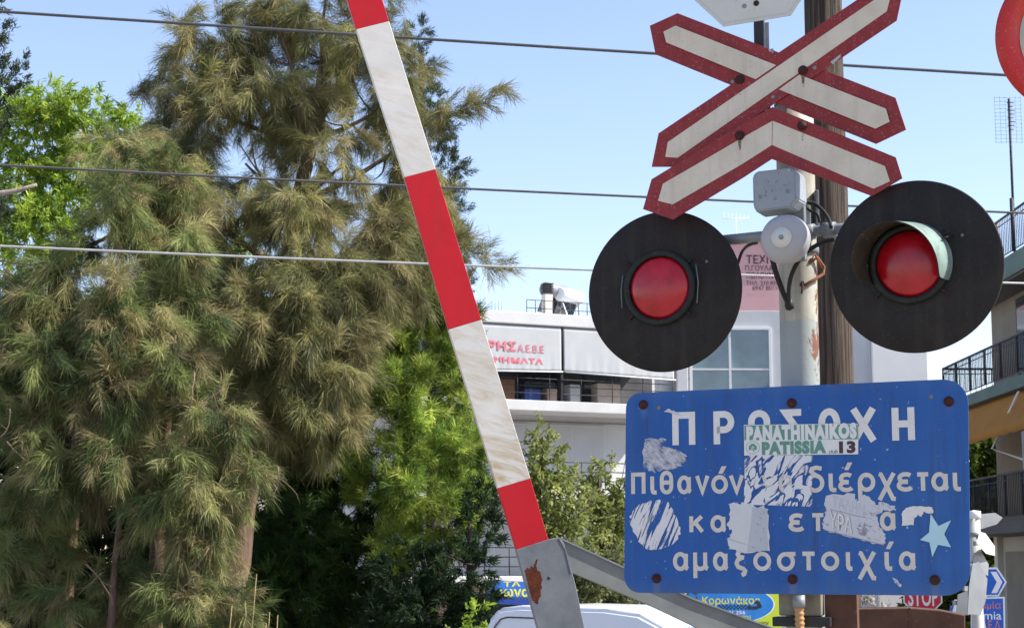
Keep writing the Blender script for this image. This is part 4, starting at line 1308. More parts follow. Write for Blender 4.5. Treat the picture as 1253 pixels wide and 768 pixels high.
# awning over the first-floor balcony
M['orange'] = None
def canvas(name, c1, c2, tr=.6):
    m, nt, b = new_mat(name)
    n = N(nt)
    c = n.mix(n.ramp(n.noise(n.obj(), 1.2, 5), .3, .7), c1, c2)
    n.link(c, b.inputs['Base Color']); b.inputs['Roughness'].default_value = .9
    t = nt.nodes.new('ShaderNodeBsdfTranslucent'); n.link(c, t.inputs[0])
    mx = nt.nodes.new('ShaderNodeMixShader'); mx.inputs[0].default_value = tr
    n.link(b.outputs[0], mx.inputs[1]); n.link(t.outputs[0], mx.inputs[2]); n.link(mx.outputs[0], nt.nodes['Material Output'].inputs[0])
    return m
M['orange'] = canvas('orange_awning_canvas', (.78, .44, .12), (.70, .38, .10))
b = MB()
nY, nX = 60, 8
g = []
for j in range(nY + 1):
    fy = j / nY
    y = 30 + (43.3 - 30) * fy - 43.5
    row = []
    for i in range(nX + 1):
        fx = i / nX
        x = 10.66 - fx * .62 - 11.7
        z = 5.31 - fx * .80 - .03 * math.sin(fx * 3.1)
        row.append(b.bm.verts.new((x, y, z - STREET)))
    row.append(b.bm.verts.new((row[-1].co.x - .01, y, row[-1].co.z - .17 - .035 * abs(math.sin(j * .9)))))
    g.append(row)
for j in range(nY):
    for i in range(nX + 1):
        f = b.bm.faces.new((g[j][i], g[j][i + 1], g[j + 1][i + 1], g[j + 1][i])); f.smooth = True
aw = b.build('awning', M['orange'], rbg)
md = aw.modifiers.new('thickness', 'SOLIDIFY'); md.thickness = .006
for y in (0, -4.5):
    q = [Vector((10.32 - 11.7, 36.5 + y - 43.5, 5.18 - STREET)), Vector((10.30 - 11.7, 38.6 + y - 43.5, 4.16 - STREET)), Vector((10.40 - 11.7, 36.6 + y - 43.5, 3.81 - STREET))]
    MB().tube(q, .026, 6).build('awning_arm', M['frame_white'], aw)
q = at(1240, 262, 40.5)
antenna('roof_antenna', 'tall antenna mast with a square grid reflector on the right block', Vector((q.x, 40.5, 8.42)), at(1240, 121, 40.5).z - 8.42, 'grid', .03)
q = at(1246, 290, 38); b = MB(); b.tube([(0, 0, 0), (0, 0, at(1245, 238, 38).z - 8.42)], .045, 8)
tag(b.build('roof_pipe', M['rail_dark']), 'short dark pipe beside the antenna mast on the roof terrace', 'pipe').location = (q.x, 38.4, 8.42)

# ------------------------------------------------------------------ shop signs behind the barrier
SF = Frame(630, 722, 49.0, -24)
s1 = thing('shop_sign', 'blue shop sign with yellow letters and a checker stripe, left of the barrier bracket', 'sign', mw=SF.mat)
M['sg_blue'] = surf('blue_sign_print', (.02, .10, .42), (.03, .16, .5), .5, 1)
M['sg_dark'] = surf('navy_sign_print', (.012, .03, .2), (.02, .05, .25), .5, 1)
M['sg_yellow'] = surf('yellow_sign_print', (.62, .58, .04), (.55, .52, .05), .5, 3)
M['sg_lime'] = surf('lime_sign_print', (.45, .55, .04), (.40, .5, .04), .5, 1)
MB().prism(SF.poly([(598, 709), (700, 714), (700, 742), (598, 738)]), -.08, 0).build('panel', M['sg_blue'], s1)
MB().prism(SF.poly([(598, 731), (700, 735), (700, 742), (598, 738)]), .0, .004).build('footer_band', M['sg_dark'], s1)
text_fit(SF, 'ΤΑ', (616, 711), (637, 717), .004, M['sg_yellow'], s1, .02)
text_fit(SF, 'ρωνα', (607, 720), (648, 733), .005, M['sg_yellow'], s1, .03)
b = MB()
for i in range(26):
    for j in range(2):
        if (i + j) % 2: continue
        b.prism(SF.poly([(606 + i * 2, 728.5 + j * 1.6 + i * .06), (608 + i * 2, 728.5 + j * 1.6 + i * .06), (608 + i * 2, 730 + j * 1.6 + i * .06), (606 + i * 2, 730 + j * 1.6 + i * .06)]), .0045, .006)
b.build('checker_stripe', M['dark_metal'], s1)
SG = Frame(900, 745, 24.0, -8)
s2 = thing('shop_sign', 'lime green shop sign with a blue oval under the warning sign', 'sign', mw=SG.mat)
MB().prism(SG.poly([(780, 715), (956, 722), (956, 805), (780, 805)]), -.05, 0, .004).build('panel', M['sg_lime'], s2)
zb = STREET - SG.o.z; 
MB().box(-1.0, -.92, zb, -.5, -.13, -.06, .004).build('support_post', M['galv'], s2)
MB().box(.3, .38, zb, -.5, -.13, -.06, .004).build('support_post', M['galv'], s2)
ov = [(888 + 60 * math.cos(i * .1571), 739 + 24.5 * math.sin(i * .1571)) for i in range(40)]
MB().prism(SG.poly(ov), .0005, .002).build('oval_rim', M['white_paint'], s2)
ov = [(888 + 58.5 * math.cos(i * .1571), 739 + 23.5 * math.sin(i * .1571)) for i in range(40)]
M['sg_cyan'] = surf('bright_blue_print', (.03, .22, .55), (.02, .14, .45), .5, 3)
MB().prism(SG.poly(ov), .002, .003).build('oval_field', M['sg_cyan'], s2)
text_fit(SG, 'Κορωνάκος', (859, 729), (930, 741), .0045, M['sg_yellow'], s2, .012)
text_fit(SG, 'ΩΝ 256', (886, 746.5), (912, 751), .004, M['white_paint'], s2, .01)
text_fit(SG, '23.700', (899, 752.5), (919, 757), .004, M['sg_lime'], s2, .01)
text_fit(SG, 'ΥΚΟΥ', (929, 760), (941, 764.5), .004, M['dark_metal'], s2, .02)
b = MB()
for i in range(17):
    for j in range(3):
        if (i + j) % 2: continue
        b.prism(SG.poly([(879 + i * 2.3, 739.3 + j * 1.9), (881.3 + i * 2.3, 739.3 + j * 1.9), (881.3 + i * 2.3, 741.2 + j * 1.9), (879 + i * 2.3, 741.2 + j * 1.9)]), .0046, .0052)
ribbon(b, SG.poly([(915, 743), (925, 743), (930, 741), (928, 737), (924, 735.5)]), .04, .006, z0=.004)
b.build('checker_stripe', M['dark_metal'], s2)

# ------------------------------------------------------------------ signs on the right
def post(parent, x, z, h, r=.03, mat='galv', name='post', down=3.0):
    b = MB(); b.tube([(x, -h, z), (x, down, z)], r, 14); return b.build(name, M[mat], parent)
D1 = Frame(1215, 710, 15.0, 8)
dsg = thing('chevron_direction_sign', 'blue arrow shaped board with a white chevron above the place name sign', 'sign', mw=D1.mat)
M['dir_blue'] = surf('direction_sign_blue', (.02, .12, .50), (.02, .10, .44), .4, 4)
M['dir_white'] = surf('direction_sign_white', (.74, .75, .76), (.68, .69, .7), .4, 5)
M['dir_red'] = surf('salmon_lettering', (.62, .20, .16), (.58, .17, .14), .5, 6)
MB().prism(D1.poly([(1196, 694), (1220, 693.5), (1232, 711.5), (1222, 729), (1196, 729.5)]), -.006, 0).build('board', M['dir_white'], dsg)
MB().prism(D1.poly([(1197, 696.3), (1219, 695.8), (1229.5, 711.5), (1221, 727), (1197, 727.4)]), .0002, .002).build('blue_field', M['dir_blue'], dsg)
MB().prism(D1.poly([(1212, 699), (1219, 699), (1226.5, 711.5), (1220, 725), (1213, 725), (1219.5, 711.5)]), .0022, .004).build('chevron', M['dir_white'], dsg)
hgt = D1.o.z - STREET
post(dsg, -.08, -.04, hgt, .03, down=.1)
D2 = Frame(1212, 755, 14.95, 8)
ds2 = thing('place_name_sign', 'blue place name sign with red and white lettering below the arrow board', 'sign', mw=D2.mat)
MB().prism(D2.poly([(1188, 730.7), (1229.5, 729.5), (1231, 800), (1188, 801.5)]), -.006, 0).build('board', M['dir_white'], ds2)
MB().prism(D2.poly([(1189, 732.8), (1227.3, 731.5), (1228.8, 798), (1189, 799.5)]), .0002, .002).build('blue_field', M['dir_blue'], ds2)
text_fit(D2, 'Λαμία', (1190, 735), (1225, 746), .004, M['dir_red'], ds2, .006)
text_fit(D2, 'Lamia', (1189, 747), (1225.5, 757.5), .004, M['dir_white'], ds2, .006)
text_fit(D2, 'Τ.Ε.Λ.', (1200, 758.5), (1226, 769), .004, M['dir_red'], ds2, .008)
# grey post with the backs of finger boards
GY = 9.6
FP = Frame(1194, 690, GY, 0)
gp = thing('sign_post', 'pale grey post with a cap beside the right end of the blue warning sign', 'post', loc=(FP.o.x, GY, 0))
zt_ = at(1194, 626, GY).z
b = MB(); b.tube([(0, 0, 0), (0, 0, 1), (0, 0, zt_)], .030, 18); b.build('shaft', surf('dirty_white_post', (.55, .54, .5), (.45, .43, .39), .6, 6, rust=(.25, .14, .09), rust_at=(.68, .72)), gp)
b = MB(); b.lathe([(.031, -.035), (.036, -.033), (.036, .004), (0, .01)], 20, origin=(0, 0, zt_)); b.build('cap', M['white_paint'], gp)
for dz in (-.12, -.30):
    b = MB(); b.lathe([(.0305, -.012), (.0345, -.012), (.0345, .012), (.0305, .012)], 20, origin=(0, 0, zt_ + dz)); b.build('clamp_band', M['galv'], gp)
def finger(px_pts, Y, yaw, label, mat='sign_back', name='finger_sign'):
    cx = sum(p[0] for p in px_pts) / len(px_pts); cy = sum(p[1] for p in px_pts) / len(px_pts)
    f = Frame(cx, cy, Y, yaw)
    o = thing(name, label, 'sign', mw=f.mat, group='sign boards seen from behind on the grey post')
    MB().prism(f.poly(px_pts), -.004, .0, .0008).build('board', M[mat], o)
    pp = f.poly(px_pts)
    ys = sorted(p[1] for p in pp); x0 = min(p[0] for p in pp)
    MB().box(x0 - .012, x0 + .02, ys[0] * .5 + ys[-1] * .5 - .012, ys[0] * .5 + ys[-1] * .5 + .012, -.02, -.0045, .002).build('clamp', M['galv'], o)
    return o
finger([(1197, 629), (1218, 627), (1227, 633), (1220, 641), (1197, 648)], 9.75, -30, 'small pale pointed board behind the post, uppermost of the grey boards')
finger([(1199, 650), (1206, 652), (1217.5, 668), (1217.5, 679.5), (1207, 677), (1196, 665)], 9.5, -62, 'bright tilted board catching light, second from the top on the post', 'octo')  # sunlight on this board is put into a paler plate material
finger([(1192, 676), (1201, 674), (1210, 690), (1209, 704), (1200, 700), (1190, 694)], 9.55, -55, 'short grey rounded board under the bright tilted board')
finger([(1190, 690), (1198, 687), (1208.5, 708), (1206, 735), (1200, 752), (1184, 751), (1186, 716)], 9.42, -38, 'large grey arrow board seen obliquely, lowest on the post')
finger([(1172, 727), (1184, 722), (1186, 752), (1170, 752)], 9.9, -10, 'grey board half hidden behind the corner of the blue warning sign')
finger([(1196, 753), (1204, 752), (1210, 790), (1194, 790)], 9.7, -50, 'dark grey board below the large arrow board')
b4 = Frame(1164, 741, 11.0, 10)
o = thing('guide_sign', 'sliver of a white edged blue sign between the counterweight and the blue warning sign', 'sign', mw=b4.mat)
MB().prism(b4.poly([(1160, 752), (1168, 733), (1174, 733), (1174, 790), (1150, 790)]), -.005, 0).build('board', M['dir_white'], o)
MB().prism(b4.poly([(1161.5, 749), (1167, 735), (1168.5, 736), (1164, 752), (1161, 752)]), .0002, .002).build('blue_field', M['dir_blue'], o)
zb = STREET - b4.o.z
post(o, .02, -.04, -zb, .025, down=.0)
# stop sign far down the street
SP = Frame(1129, 727, 30.0, 6)
sp = thing('stop_sign', 'small red octagonal stop sign far off, peeping out under the blue warning sign', 'sign', mw=SP.mat)
M['stop_red'] = surf('stop_sign_red', (.55, .03, .05), (.5, .025, .04), .4, 4)
def octa(rr): return [(rr * math.cos(R(22.5 + 45 * i)), rr * math.sin(R(22.5 + 45 * i))) for i in range(8)]
ro_ = 25 * mpp(30)
MB().prism(octa(ro_), -.006, 0).build('board', M['dir_white'], sp)
MB().prism(octa(ro_ * .93), .0003, .003).build('red_field', M['stop_red'], sp)
text_fit(SP, 'STOP', (1111, 719), (1148, 741), .005, M['dir_white'], sp, .02)
post(sp, 0, -.05, SP.o.z - STREET, .03, down=.2)

# ------------------------------------------------------------------ the white van
vb_p = at(577, 745, 18.5)
van = thing('van', 'white van with a dark trim line parked behind the barrier bracket', 'van')
va = R(-38)
van.matrix_world = Matrix.Translation((vb_p.x, 18.6, STREET)) @ Matrix.Rotation(va, 4, 'Z')
roofz = at(620, 739.5, 18.6).z - STREET
M['van_white'] = surf('white_car_paint', (.74, .75, .77), (.72, .73, .75), .3, 1, coat=.6)
M['tyre'] = surf('tyre_rubber', (.02, .02, .02), None, .8, 20)
Lv, Wv = 3.55, 1.7
prof = [(0.0, .35), (-.02, .7), (.03, 1.1), (.10, roofz - .16), (.22, roofz - .03), (.5, roofz), (1.55, roofz - .01), (1.95, roofz - .05), (2.25, roofz - .17), (2.75, 1.12), (2.95, 1.02), (3.45, .90), (3.55, .70), (3.55, .35)]
t_ = bmesh.new()
rows = []
for (yy, k, dz) in ((0, .93, -.02), (.06, 1.0, 0), (Wv - .06, 1.0, 0), (Wv, .93, -.02)):
    row = []
    for (x, z) in prof:
        zin = z + (dz if z > 1.0 else 0)
        inset = .0
        if z > 1.05:
            inset = (z - 1.05) * .16
        y = yy + (inset if yy < Wv / 2 else -inset)
        row.append(t_.verts.new((x, y, zin)))
    rows.append(row)
for a, c in zip(rows[:-1], rows[1:]):
    for k in range(len(prof)):
        f = t_.faces.new((a[k], a[(k + 1) % len(prof)], c[(k + 1) % len(prof)], c[k])); f.smooth = True
t_.faces.new(rows[0][::-1]); t_.faces.new(rows[-1])
bmesh.ops.recalc_face_normals(t_, faces=t_.faces[:])
bmesh.ops.bevel(t_, geom=[e for e in t_.edges if len(e.link_faces) == 2 and e.calc_face_angle(0) > .35], offset=.03, segments=3, affect='EDGES')
b = MB(); b._merge(t_); b.build('body', M['van_white'], van)
def vside(x, z, off=0.004):
    return (x, (z - 1.05) * .16 - off if z > 1.05 else -off, z)
b = MB()
ln = [(.16, .8), (.16, 1.1), (.21, roofz - .22), (.28, roofz - .14), (.36, roofz - .12), (.95, roofz - .125), (1.02, roofz - .18), (1.05, .8)]
pts = [Vector(vside(x, z, .003)) for x, z in ln]
b.tube(pts, .007, 6); b.build('panel_groove', M['rail_dark'], van)
b = MB()
f = b.face([vside(1.62, 1.1, .012), vside(2.55, 1.1, .012), vside(2.36, roofz - .45, .012), vside(1.66, roofz - .42, .012)])
b.build('side_window', M['glass_dark'], van)
b = MB(); b.face([(2.29, .22, roofz - .20), (2.29, Wv - .22, roofz - .20), (2.74, Wv - .13, 1.16), (2.74, .13, 1.16)])
bmesh.ops.translate(b.bm, verts=b.bm.verts[:], vec=(.02, 0, .012))
b.build('windscreen', M['glass'], van)
for x in (.72, 2.85):
    for y in (-.01, Wv - .19):
        b = MB(); b.tube([(x, y, .31), (x, y + .02, .31), (x, y + .18, .31), (x, y + .2, .31)], [.28, .31, .31, .28], 28)
        w = b.build('wheel', M['tyre'], van)
        b = MB(); yy = y - .004 if y < 1 else y + .204
        b.tube([(x, yy, .31), (x, yy + .005, .31)], .19, 20); b.build('rim', M['galv'], w)
for y in (.2, Wv - .45):
    b = MB(); b.box(3.50, 3.562, y, y + .25, .68, .82, .02); b.build('headlight', M['white_paint'], van)

# ------------------------------------------------------------------ overhead wires
def wire(p0, p1, Y0, Y1, r, label, mat, sag):
    a = at(*p0, Y0); c = at(*p1, Y1)
    d = c - a
    pts = []
    for i in range(41):
        f = -1.2 + 3.4 * i / 40
        q = a + d * f
        q.z -= sag * 4 * f * (1 - f) * .25
        pts.append(q)
    b = MB(); b.tube(pts, r, 8)
    tag(b.build('overhead_wire', M[mat]), label, 'wire', 'overhead wires across the view')
M['wire_lit'] = surf('sunlit_wire', (.40, .41, .42), (.32, .33, .34), .45, 10, .3)  # light on the lowest wire is put into this paler colour
M['wire_dark'] = surf('dark_wire', (.09, .095, .10), (.07, .07, .075), .55, 10)
wire((10, 15), (1230, 92), 14, 14, .0125, 'topmost overhead wire crossing behind the saltire cross', 'wire_dark', .02)
wire((0, 202), (925, 247), 13, 14, .0095, 'middle overhead wire ending its view at the bell housing', 'wire_dark', .03)
wire((0, 301), (720, 330), 12, 13, .0085, 'lowest overhead wire, palest of the three, crossing the trees', 'wire_lit', .02)
a = at(595, 611, 30); c = at(768, 614, 30)
b = MB(); b.tube([a - (c - a) * 1.5, a, c, c + (c - a) * 1.5], .012, 6)
tag(b.build('service_cable', M['wire_dark']), 'thin black cable crossing in front of the orange-grove shrub below the awnings'.replace('orange-grove shrub', 'leafy shrub'), 'wire')
# ------------------------------------------------------------------ trees
rng = np.random.default_rng(11)
def leaf_mat(name, trans=.35, rough=.7):
    m, nt, b = new_mat(name)
    a = nt.nodes.new('ShaderNodeAttribute'); a.attribute_name = 'Col'
    nt.links.new(a.outputs['Color'], b.inputs['Base Color'])
    b.inputs['Roughness'].default_value = rough
    b.inputs['Specular IOR Level'].default_value = .25
    t = nt.nodes.new('ShaderNodeBsdfTranslucent'); nt.links.new(a.outputs['Color'], t.inputs[0])
    mx = nt.nodes.new('ShaderNodeMixShader'); mx.inputs[0].default_value = trans
    nt.links.new(b.outputs[0], mx.inputs[1]); nt.links.new(t.outputs[0], mx.inputs[2])
    nt.links.new(mx.outputs[0], nt.nodes['Material Output'].inputs[0])
    return m
M['needles'] = leaf_mat('feathery_needles', .30)
M['leaves'] = leaf_mat('broad_leaves', .45, .5)
def bark_mat(name, c1, c2):
    m, nt, b = new_mat(name)
    n = N(nt)
    g = n.noise(n.obj((12, 12, 1.2)), 2, 7, .65, .5)
    n.link(n.mix(n.ramp(g, .35, .65), c1, c2), b.inputs['Base Color'])
    b.inputs['Roughness'].default_value = .95
    n.bump(g, b, .8, .03)
    return m
M['bark'] = bark_mat('brown_fibrous_bark', (.075, .045, .03), (.20, .13, .09))
M['bark_dark'] = bark_mat('dark_bark', (.04, .03, .022), (.09, .07, .05))
M['bark_pale'] = bark_mat('pale_dead_wood', (.22, .18, .15), (.34, .3, .26))

def unit(a):
    return a / np.maximum(np.linalg.norm(a, axis=-1, keepdims=True), 1e-9)

def blades_mesh(name, P, D, L, W, C, droop, mat, parent):
    """P,D (n,3) base and direction, L,W (n,) length and width, C (n,3) colour"""
    n = len(P)
    side = unit(np.cross(D, unit(rng.normal(size=(n, 3))))) * (W / 2)[:, None]
    g = np.array([0, 0, -1.0]) * (L * droop)[:, None]
    mid = P + D * (L * .5)[:, None] + g * .25
    tip = P + D * L[:, None] + g
    V = np.stack([P - side * .6, P + side * .6, mid - side, mid + side, tip], 1).reshape(-1, 3)
    base = np.arange(n)[:, None] * 5
    loops = np.concatenate([base + 0, base + 1, base + 3, base + 2, base + 2, base + 3, base + 4], 1).ravel()
    starts = (np.arange(n)[:, None] * 7 + np.array([[0, 4]])).ravel()
    me = bpy.data.meshes.new(name)
    me.vertices.add(n * 5); me.loops.add(n * 7); me.polygons.add(n * 2)
    me.vertices.foreach_set('co', V.astype(np.float32).ravel())
    me.loops.foreach_set('vertex_index', loops.astype(np.int32))
    me.polygons.foreach_set('loop_start', starts.astype(np.int32))
    me.update(calc_edges=True)
    ca = me.color_attributes.new('Col', 'FLOAT_COLOR', 'POINT')
    cc = np.ones((n, 5, 4)); cc[:, :, :3] = C[:, None, :]
    ca.data.foreach_set('color', cc.astype(np.float32).ravel())
    me.materials.append(mat)
    o = bpy.data.objects.new(name, me)
    COL.objects.link(o)
    o.parent = parent
    return o

def crown(parent, origin, lobes, dens, blades, L, W, pal, name='crown', mat='needles', droop=.3, down=.4, out=.7, spread=.55,
          twig=.3, shell=.45, sub=0, sr=.45, up=0.0, right=0.0, ysq=.85):
    """lobes: (px, py, Y, r_px[, ry_px]); tufts of blades spread through each lobe's volume"""
    P, D, LL, WW, CC = [], [], [], [], []
    pal = np.array(pal)
    for lb in lobes:
        px, py, Y, r = lb[:4]
        ry = lb[4] if len(lb) > 4 else r
        dk = lb[5] if len(lb) > 5 else 1.0
        c = np.array(at(px, py, Y)) - np.array(origin)
        rx_, rz_ = r * mpp(Y), ry * mpp(Y)
        nt = max(3, int(dens * dk * (rx_ * rz_) * 3.14))
        dirs = unit(rng.normal(size=(nt, 3)))
        rad = rng.uniform(shell, 1, nt) ** .6
        # lumpy outline
        lump = 1 + .22 * np.sin(dirs[:, 0] * 5 + px) * np.cos(dirs[:, 2] * 4 + py) + .12 * rng.normal(size=nt)
        off = dirs * (rad * lump)[:, None] * np.array([rx_, rx_ * ysq, rz_])
        bright = np.ones(nt)
        if sub:                                    # gather the tufts into boughs with gaps between them
            cd = unit(rng.normal(size=(sub, 3))) * (rng.uniform(.45, 1.0, (sub, 1)))
            ci = rng.integers(0, sub, nt)
            bs = rng.uniform(.7, 1.25, sub)
            loc = unit(rng.normal(size=(nt, 3))) * (rng.random((nt, 1)) ** .5) * sr * bs[ci][:, None]
            loc[:, 2] = loc[:, 2] * 1.25 - .1
            off = (cd[ci] + loc) * np.array([rx_, rx_ * ysq, rz_])
            dirs = unit(cd[ci] * .8 + loc / sr * .7)
            bright = rng.uniform(.62, 1.35, sub)[ci]
        tp = c + off
        td = unit(dirs * out + np.array([right, 0, -down + up]) + rng.normal(size=(nt, 3)) * .45)
        tl = L * rng.uniform(.7, 1.35, nt)
        # tuft colours
        k = rng.random(nt)
        i0 = np.minimum((k * (len(pal) - 1)).astype(int), len(pal) - 2)
        f = k * (len(pal) - 1) - i0
        tc = pal[i0] * (1 - f)[:, None] + pal[i0 + 1] * f[:, None]
        tc = tc * rng.uniform(.8, 1.2, (nt, 1)) * bright[:, None]
        nb = blades
        s = rng.random((nt, nb))
        p = tp[:, None, :] + td[:, None, :] * (s * twig)[:, :, None] + rng.normal(size=(nt, nb, 3)) * .02
        d = unit(td[:, None, :] + rng.normal(size=(nt, nb, 3)) * spread)
        l = tl[:, None] * rng.uniform(.6, 1.2, (nt, nb))
        w = W * rng.uniform(.7, 1.3, (nt, nb))
        cc = tc[:, None, :] * rng.uniform(.8, 1.2, (nt, nb, 1))
        P.append(p.reshape(-1, 3)); D.append(d.reshape(-1, 3)); LL.append(l.ravel()); WW.append(w.ravel()); CC.append(cc.reshape(-1, 3))
    return blades_mesh(name, np.concatenate(P), np.concatenate(D), np.concatenate(LL), np.concatenate(WW), np.clip(np.concatenate(CC), 0, 1), droop, M[mat], parent)

def wob(p0, p1, n, a, seed):
    rr = random.Random(seed)
    p0, p1 = Vector(p0), Vector(p1)
    L = (p1 - p0).length
    out = []
    dx, dy = rr.uniform(-a, a), rr.uniform(-a, a)
    for i in range(n + 1):
        f = i / n
        q = p0.lerp(p1, f)
        s = math.sin(f * math.pi)
        q += Vector((dx * s * L + rr.uniform(-a, a) * .12 * L * (0 < i < n), dy * s * L, -.06 * L * s))
        out.append(q)
    return out

def trunk(parent, origin, px, Y, r0, top, limbs, mat='bark', name='trunk', seed=1, foot=None):
    """a tapered trunk from the ground to photo point top, with limbs to each photo point in limbs"""
    o = Vector(origin)
    base = Vector((foot if foot is not None else at(px, 700, Y).x, Y, STREET - .15)) - o
    tp = at(*top) - o
    b = MB()
    T = wob(base, tp, 12, .03, seed)
    b.tube(T, [r0 * (1 - .72 * i / 12) * (1.25 if i == 0 else 1) for i in range(13)], 12)
    rr = random.Random(seed)
    for k, l in enumerate(limbs):
        e = at(*l) - o
        # leave the trunk a bit lower than the limb's end
        best = min(range(2, 12), key=lambda i: abs(T[i].z - (e.z - .45 * (Vector((e.x, e.y)) - Vector((T[i].x, T[i].y))).length)))
        q = wob(T[best], e, 7, .06, seed * 31 + k)
        rl = r0 * (1 - .72 * best / 12) * .5
        b.tube(q, [rl * (1 - .85 * i / 7) + .006 for i in range(8)], 7)
        for m in range(3):
            i = rr.randint(3, 6)
            e2 = q[i] + Vector((rr.uniform(-.7, .7), rr.uniform(-.6, .6), rr.uniform(-.2, .7)))
            b.tube(wob(q[i], e2, 4, .08, seed * 77 + k * 5 + m), [rl * .3 * (1 - .8 * j / 4) + .004 for j in range(5)], 5)
    return b.build(name, M[mat], parent)

OLIVE = [(.095, .105, .045), (.18, .19, .075), (.28, .27, .105), (.32, .28, .135), (.18, .195, .10)]
OLIVE_D = [(.065, .095, .04), (.14, .18, .06), (.23, .26, .09), (.33, .305, .14), (.20, .155, .08)]
BRIGHT = [(.14, .23, .03), (.26, .38, .045), (.38, .48, .07)]
PINE = [(.075, .14, .026), (.17, .26, .04), (.30, .385, .065), (.40, .47, .095)]
DARK = [(.014, .030, .013), (.022, .045, .017), (.03, .058, .02)]
CYP = [(.035, .055, .03), (.055, .08, .042), (.08, .10, .05)]
LEAF = [(.13, .17, .045), (.22, .26, .07), (.32, .34, .12), (.20, .24, .065)]

def tree(name, label, cat, px, Y, group=None, foot=None):
    x = foot if foot is not None else at(px, 700, Y).x
    o = (x, Y, STREET)
    return thing(name, label, cat, loc=o, group=group), o

# bright tree behind on the left
t, o = tree('leafy_tree', 'bright lime green tree showing behind the left feathery tree', 'tree', 70, 29)
crown(t, o, [(45, 165, 29, 55), (105, 150, 29, 42), (150, 180, 29.5, 45), (15, 230, 29, 60), (75, 235, 29, 50), (20, 300, 29, 50), (200, 240, 29.5, 50), (250, 330, 29, 60), (10, 140, 29, 30), (70, 130, 28.5, 30, 26), (55, 285, 28, 46, 44), (110, 215, 28.5, 40, 40)], 110, 34, .11, .022, BRIGHT, mat='leaves', down=.1, out=.9, spread=.8, twig=.2, droop=.15)
trunk(t, o, 70, 29, .2, (80, 180, 29), [(40, 170, 29), (140, 180, 29), (20, 260, 29), (200, 240, 29)], 'bark_dark', seed=3)

# cypress tips at the left edge
t, o = tree('cypress', 'dark cypress cut off by the left edge of the photo', 'tree', -30, 25)
crown(t, o, [(-12, 40, 25, 22), (-8, 90, 25, 24), (8, 112, 25, 14, 10), (24, 98, 25, 9, 16), (30, 82, 25, 4, 10), (-15, 150, 25, 26), (-25, 250, 25, 36), (-30, 380, 25, 40), (-30, 520, 25, 40), (-30, 640, 25, 40), (-2, -20, 25, 12), (-6, 8, 25, 12)], 240, 26, .07, .016, CYP, down=-.4, out=.7, spread=.5, twig=.12, droop=.0)
trunk(t, o, -30, 25, .14, (-12, 20, 25), [], 'bark_dark', seed=4)

# cypress behind the boom
t, o = tree('cypress', 'slim dark cypress standing right behind the upper barrier boom', 'tree', 535, 29)
crown(t, o, [(512, 45, 29, 10, 22), (515, 80, 29, 16), (520, 120, 29, 24), (528, 160, 29, 25), (533, 205, 29, 26), (540, 255, 29, 26), (545, 305, 29, 26), (548, 360, 29, 28), (552, 420, 29, 30), (556, 480, 29, 32), (560, 540, 29, 34), (565, 600, 29, 36), (566, 215, 29, 9, 12), (558, 240, 29, 10, 12)], 240, 46, .085, .009, CYP, down=-.35, out=.75, spread=.5, twig=.14, droop=.0)
trunk(t, o, 535, 29, .17, (515, 70, 29), [], 'bark_dark', seed=5)

# the tall feathery tree in the middle
t, o = tree('feathery_tree', 'tall olive green feathery tree reaching the top edge behind the barrier boom', 'tree', 330, 24)
lob = [(395, 20, 24, 52, 45, .55), (335, 25, 24.5, 50, 45, .55), (440, 55, 23.6, 45, 50, .5), (275, 55, 24, 46, 42, .6), (235, 85, 24.3, 42, 40, .6), (470, 20, 24, 34, 40, .45), (205, 108, 24, 34, 26, .6), (300, 85, 24.6, 50, 50, .5),
       (320, 105, 23.5, 52, 48, .55), (390, 100, 24.5, 48, 45, .4), (250, 145, 23.6, 50, 45, .65), (455, 130, 24, 46, 50, .45), (330, 175, 24, 50, 40, .55), (490, 110, 24.5, 36, 55, .5), (205, 170, 24.4, 40, 50, .6),
       (400, 180, 23.2, 50, 45, .45), (470, 210, 23.8, 42, 48, .6), (290, 225, 23, 55, 50, .85), (230, 230, 23.5, 48, 50, .8), (370, 260, 22.8, 58, 50, .85), (450, 285, 23.2, 52, 52, .9), (512, 245, 24.2, 36, 60, .8), (505, 310, 24.4, 28, 44, .7),
       (300, 320, 22.6, 56, 52), (390, 345, 22.4, 58, 52), (452, 350, 23, 38, 46), (240, 350, 22.8, 56, 60), (330, 405, 22.2, 56, 52), (400, 425, 22.2, 48, 56), (426, 430, 22.6, 28, 42), (360, 490, 22.2, 46, 44), (402, 485, 22.4, 26, 46), (290, 470, 22.3, 44, 48), (330, 530, 22.4, 34, 30, .8)]
crown(t, o, lob, 105, 150, .22, .0058, OLIVE, sub=7, sr=.40, down=.55, out=.6, spread=.55, twig=.34, droop=.25)
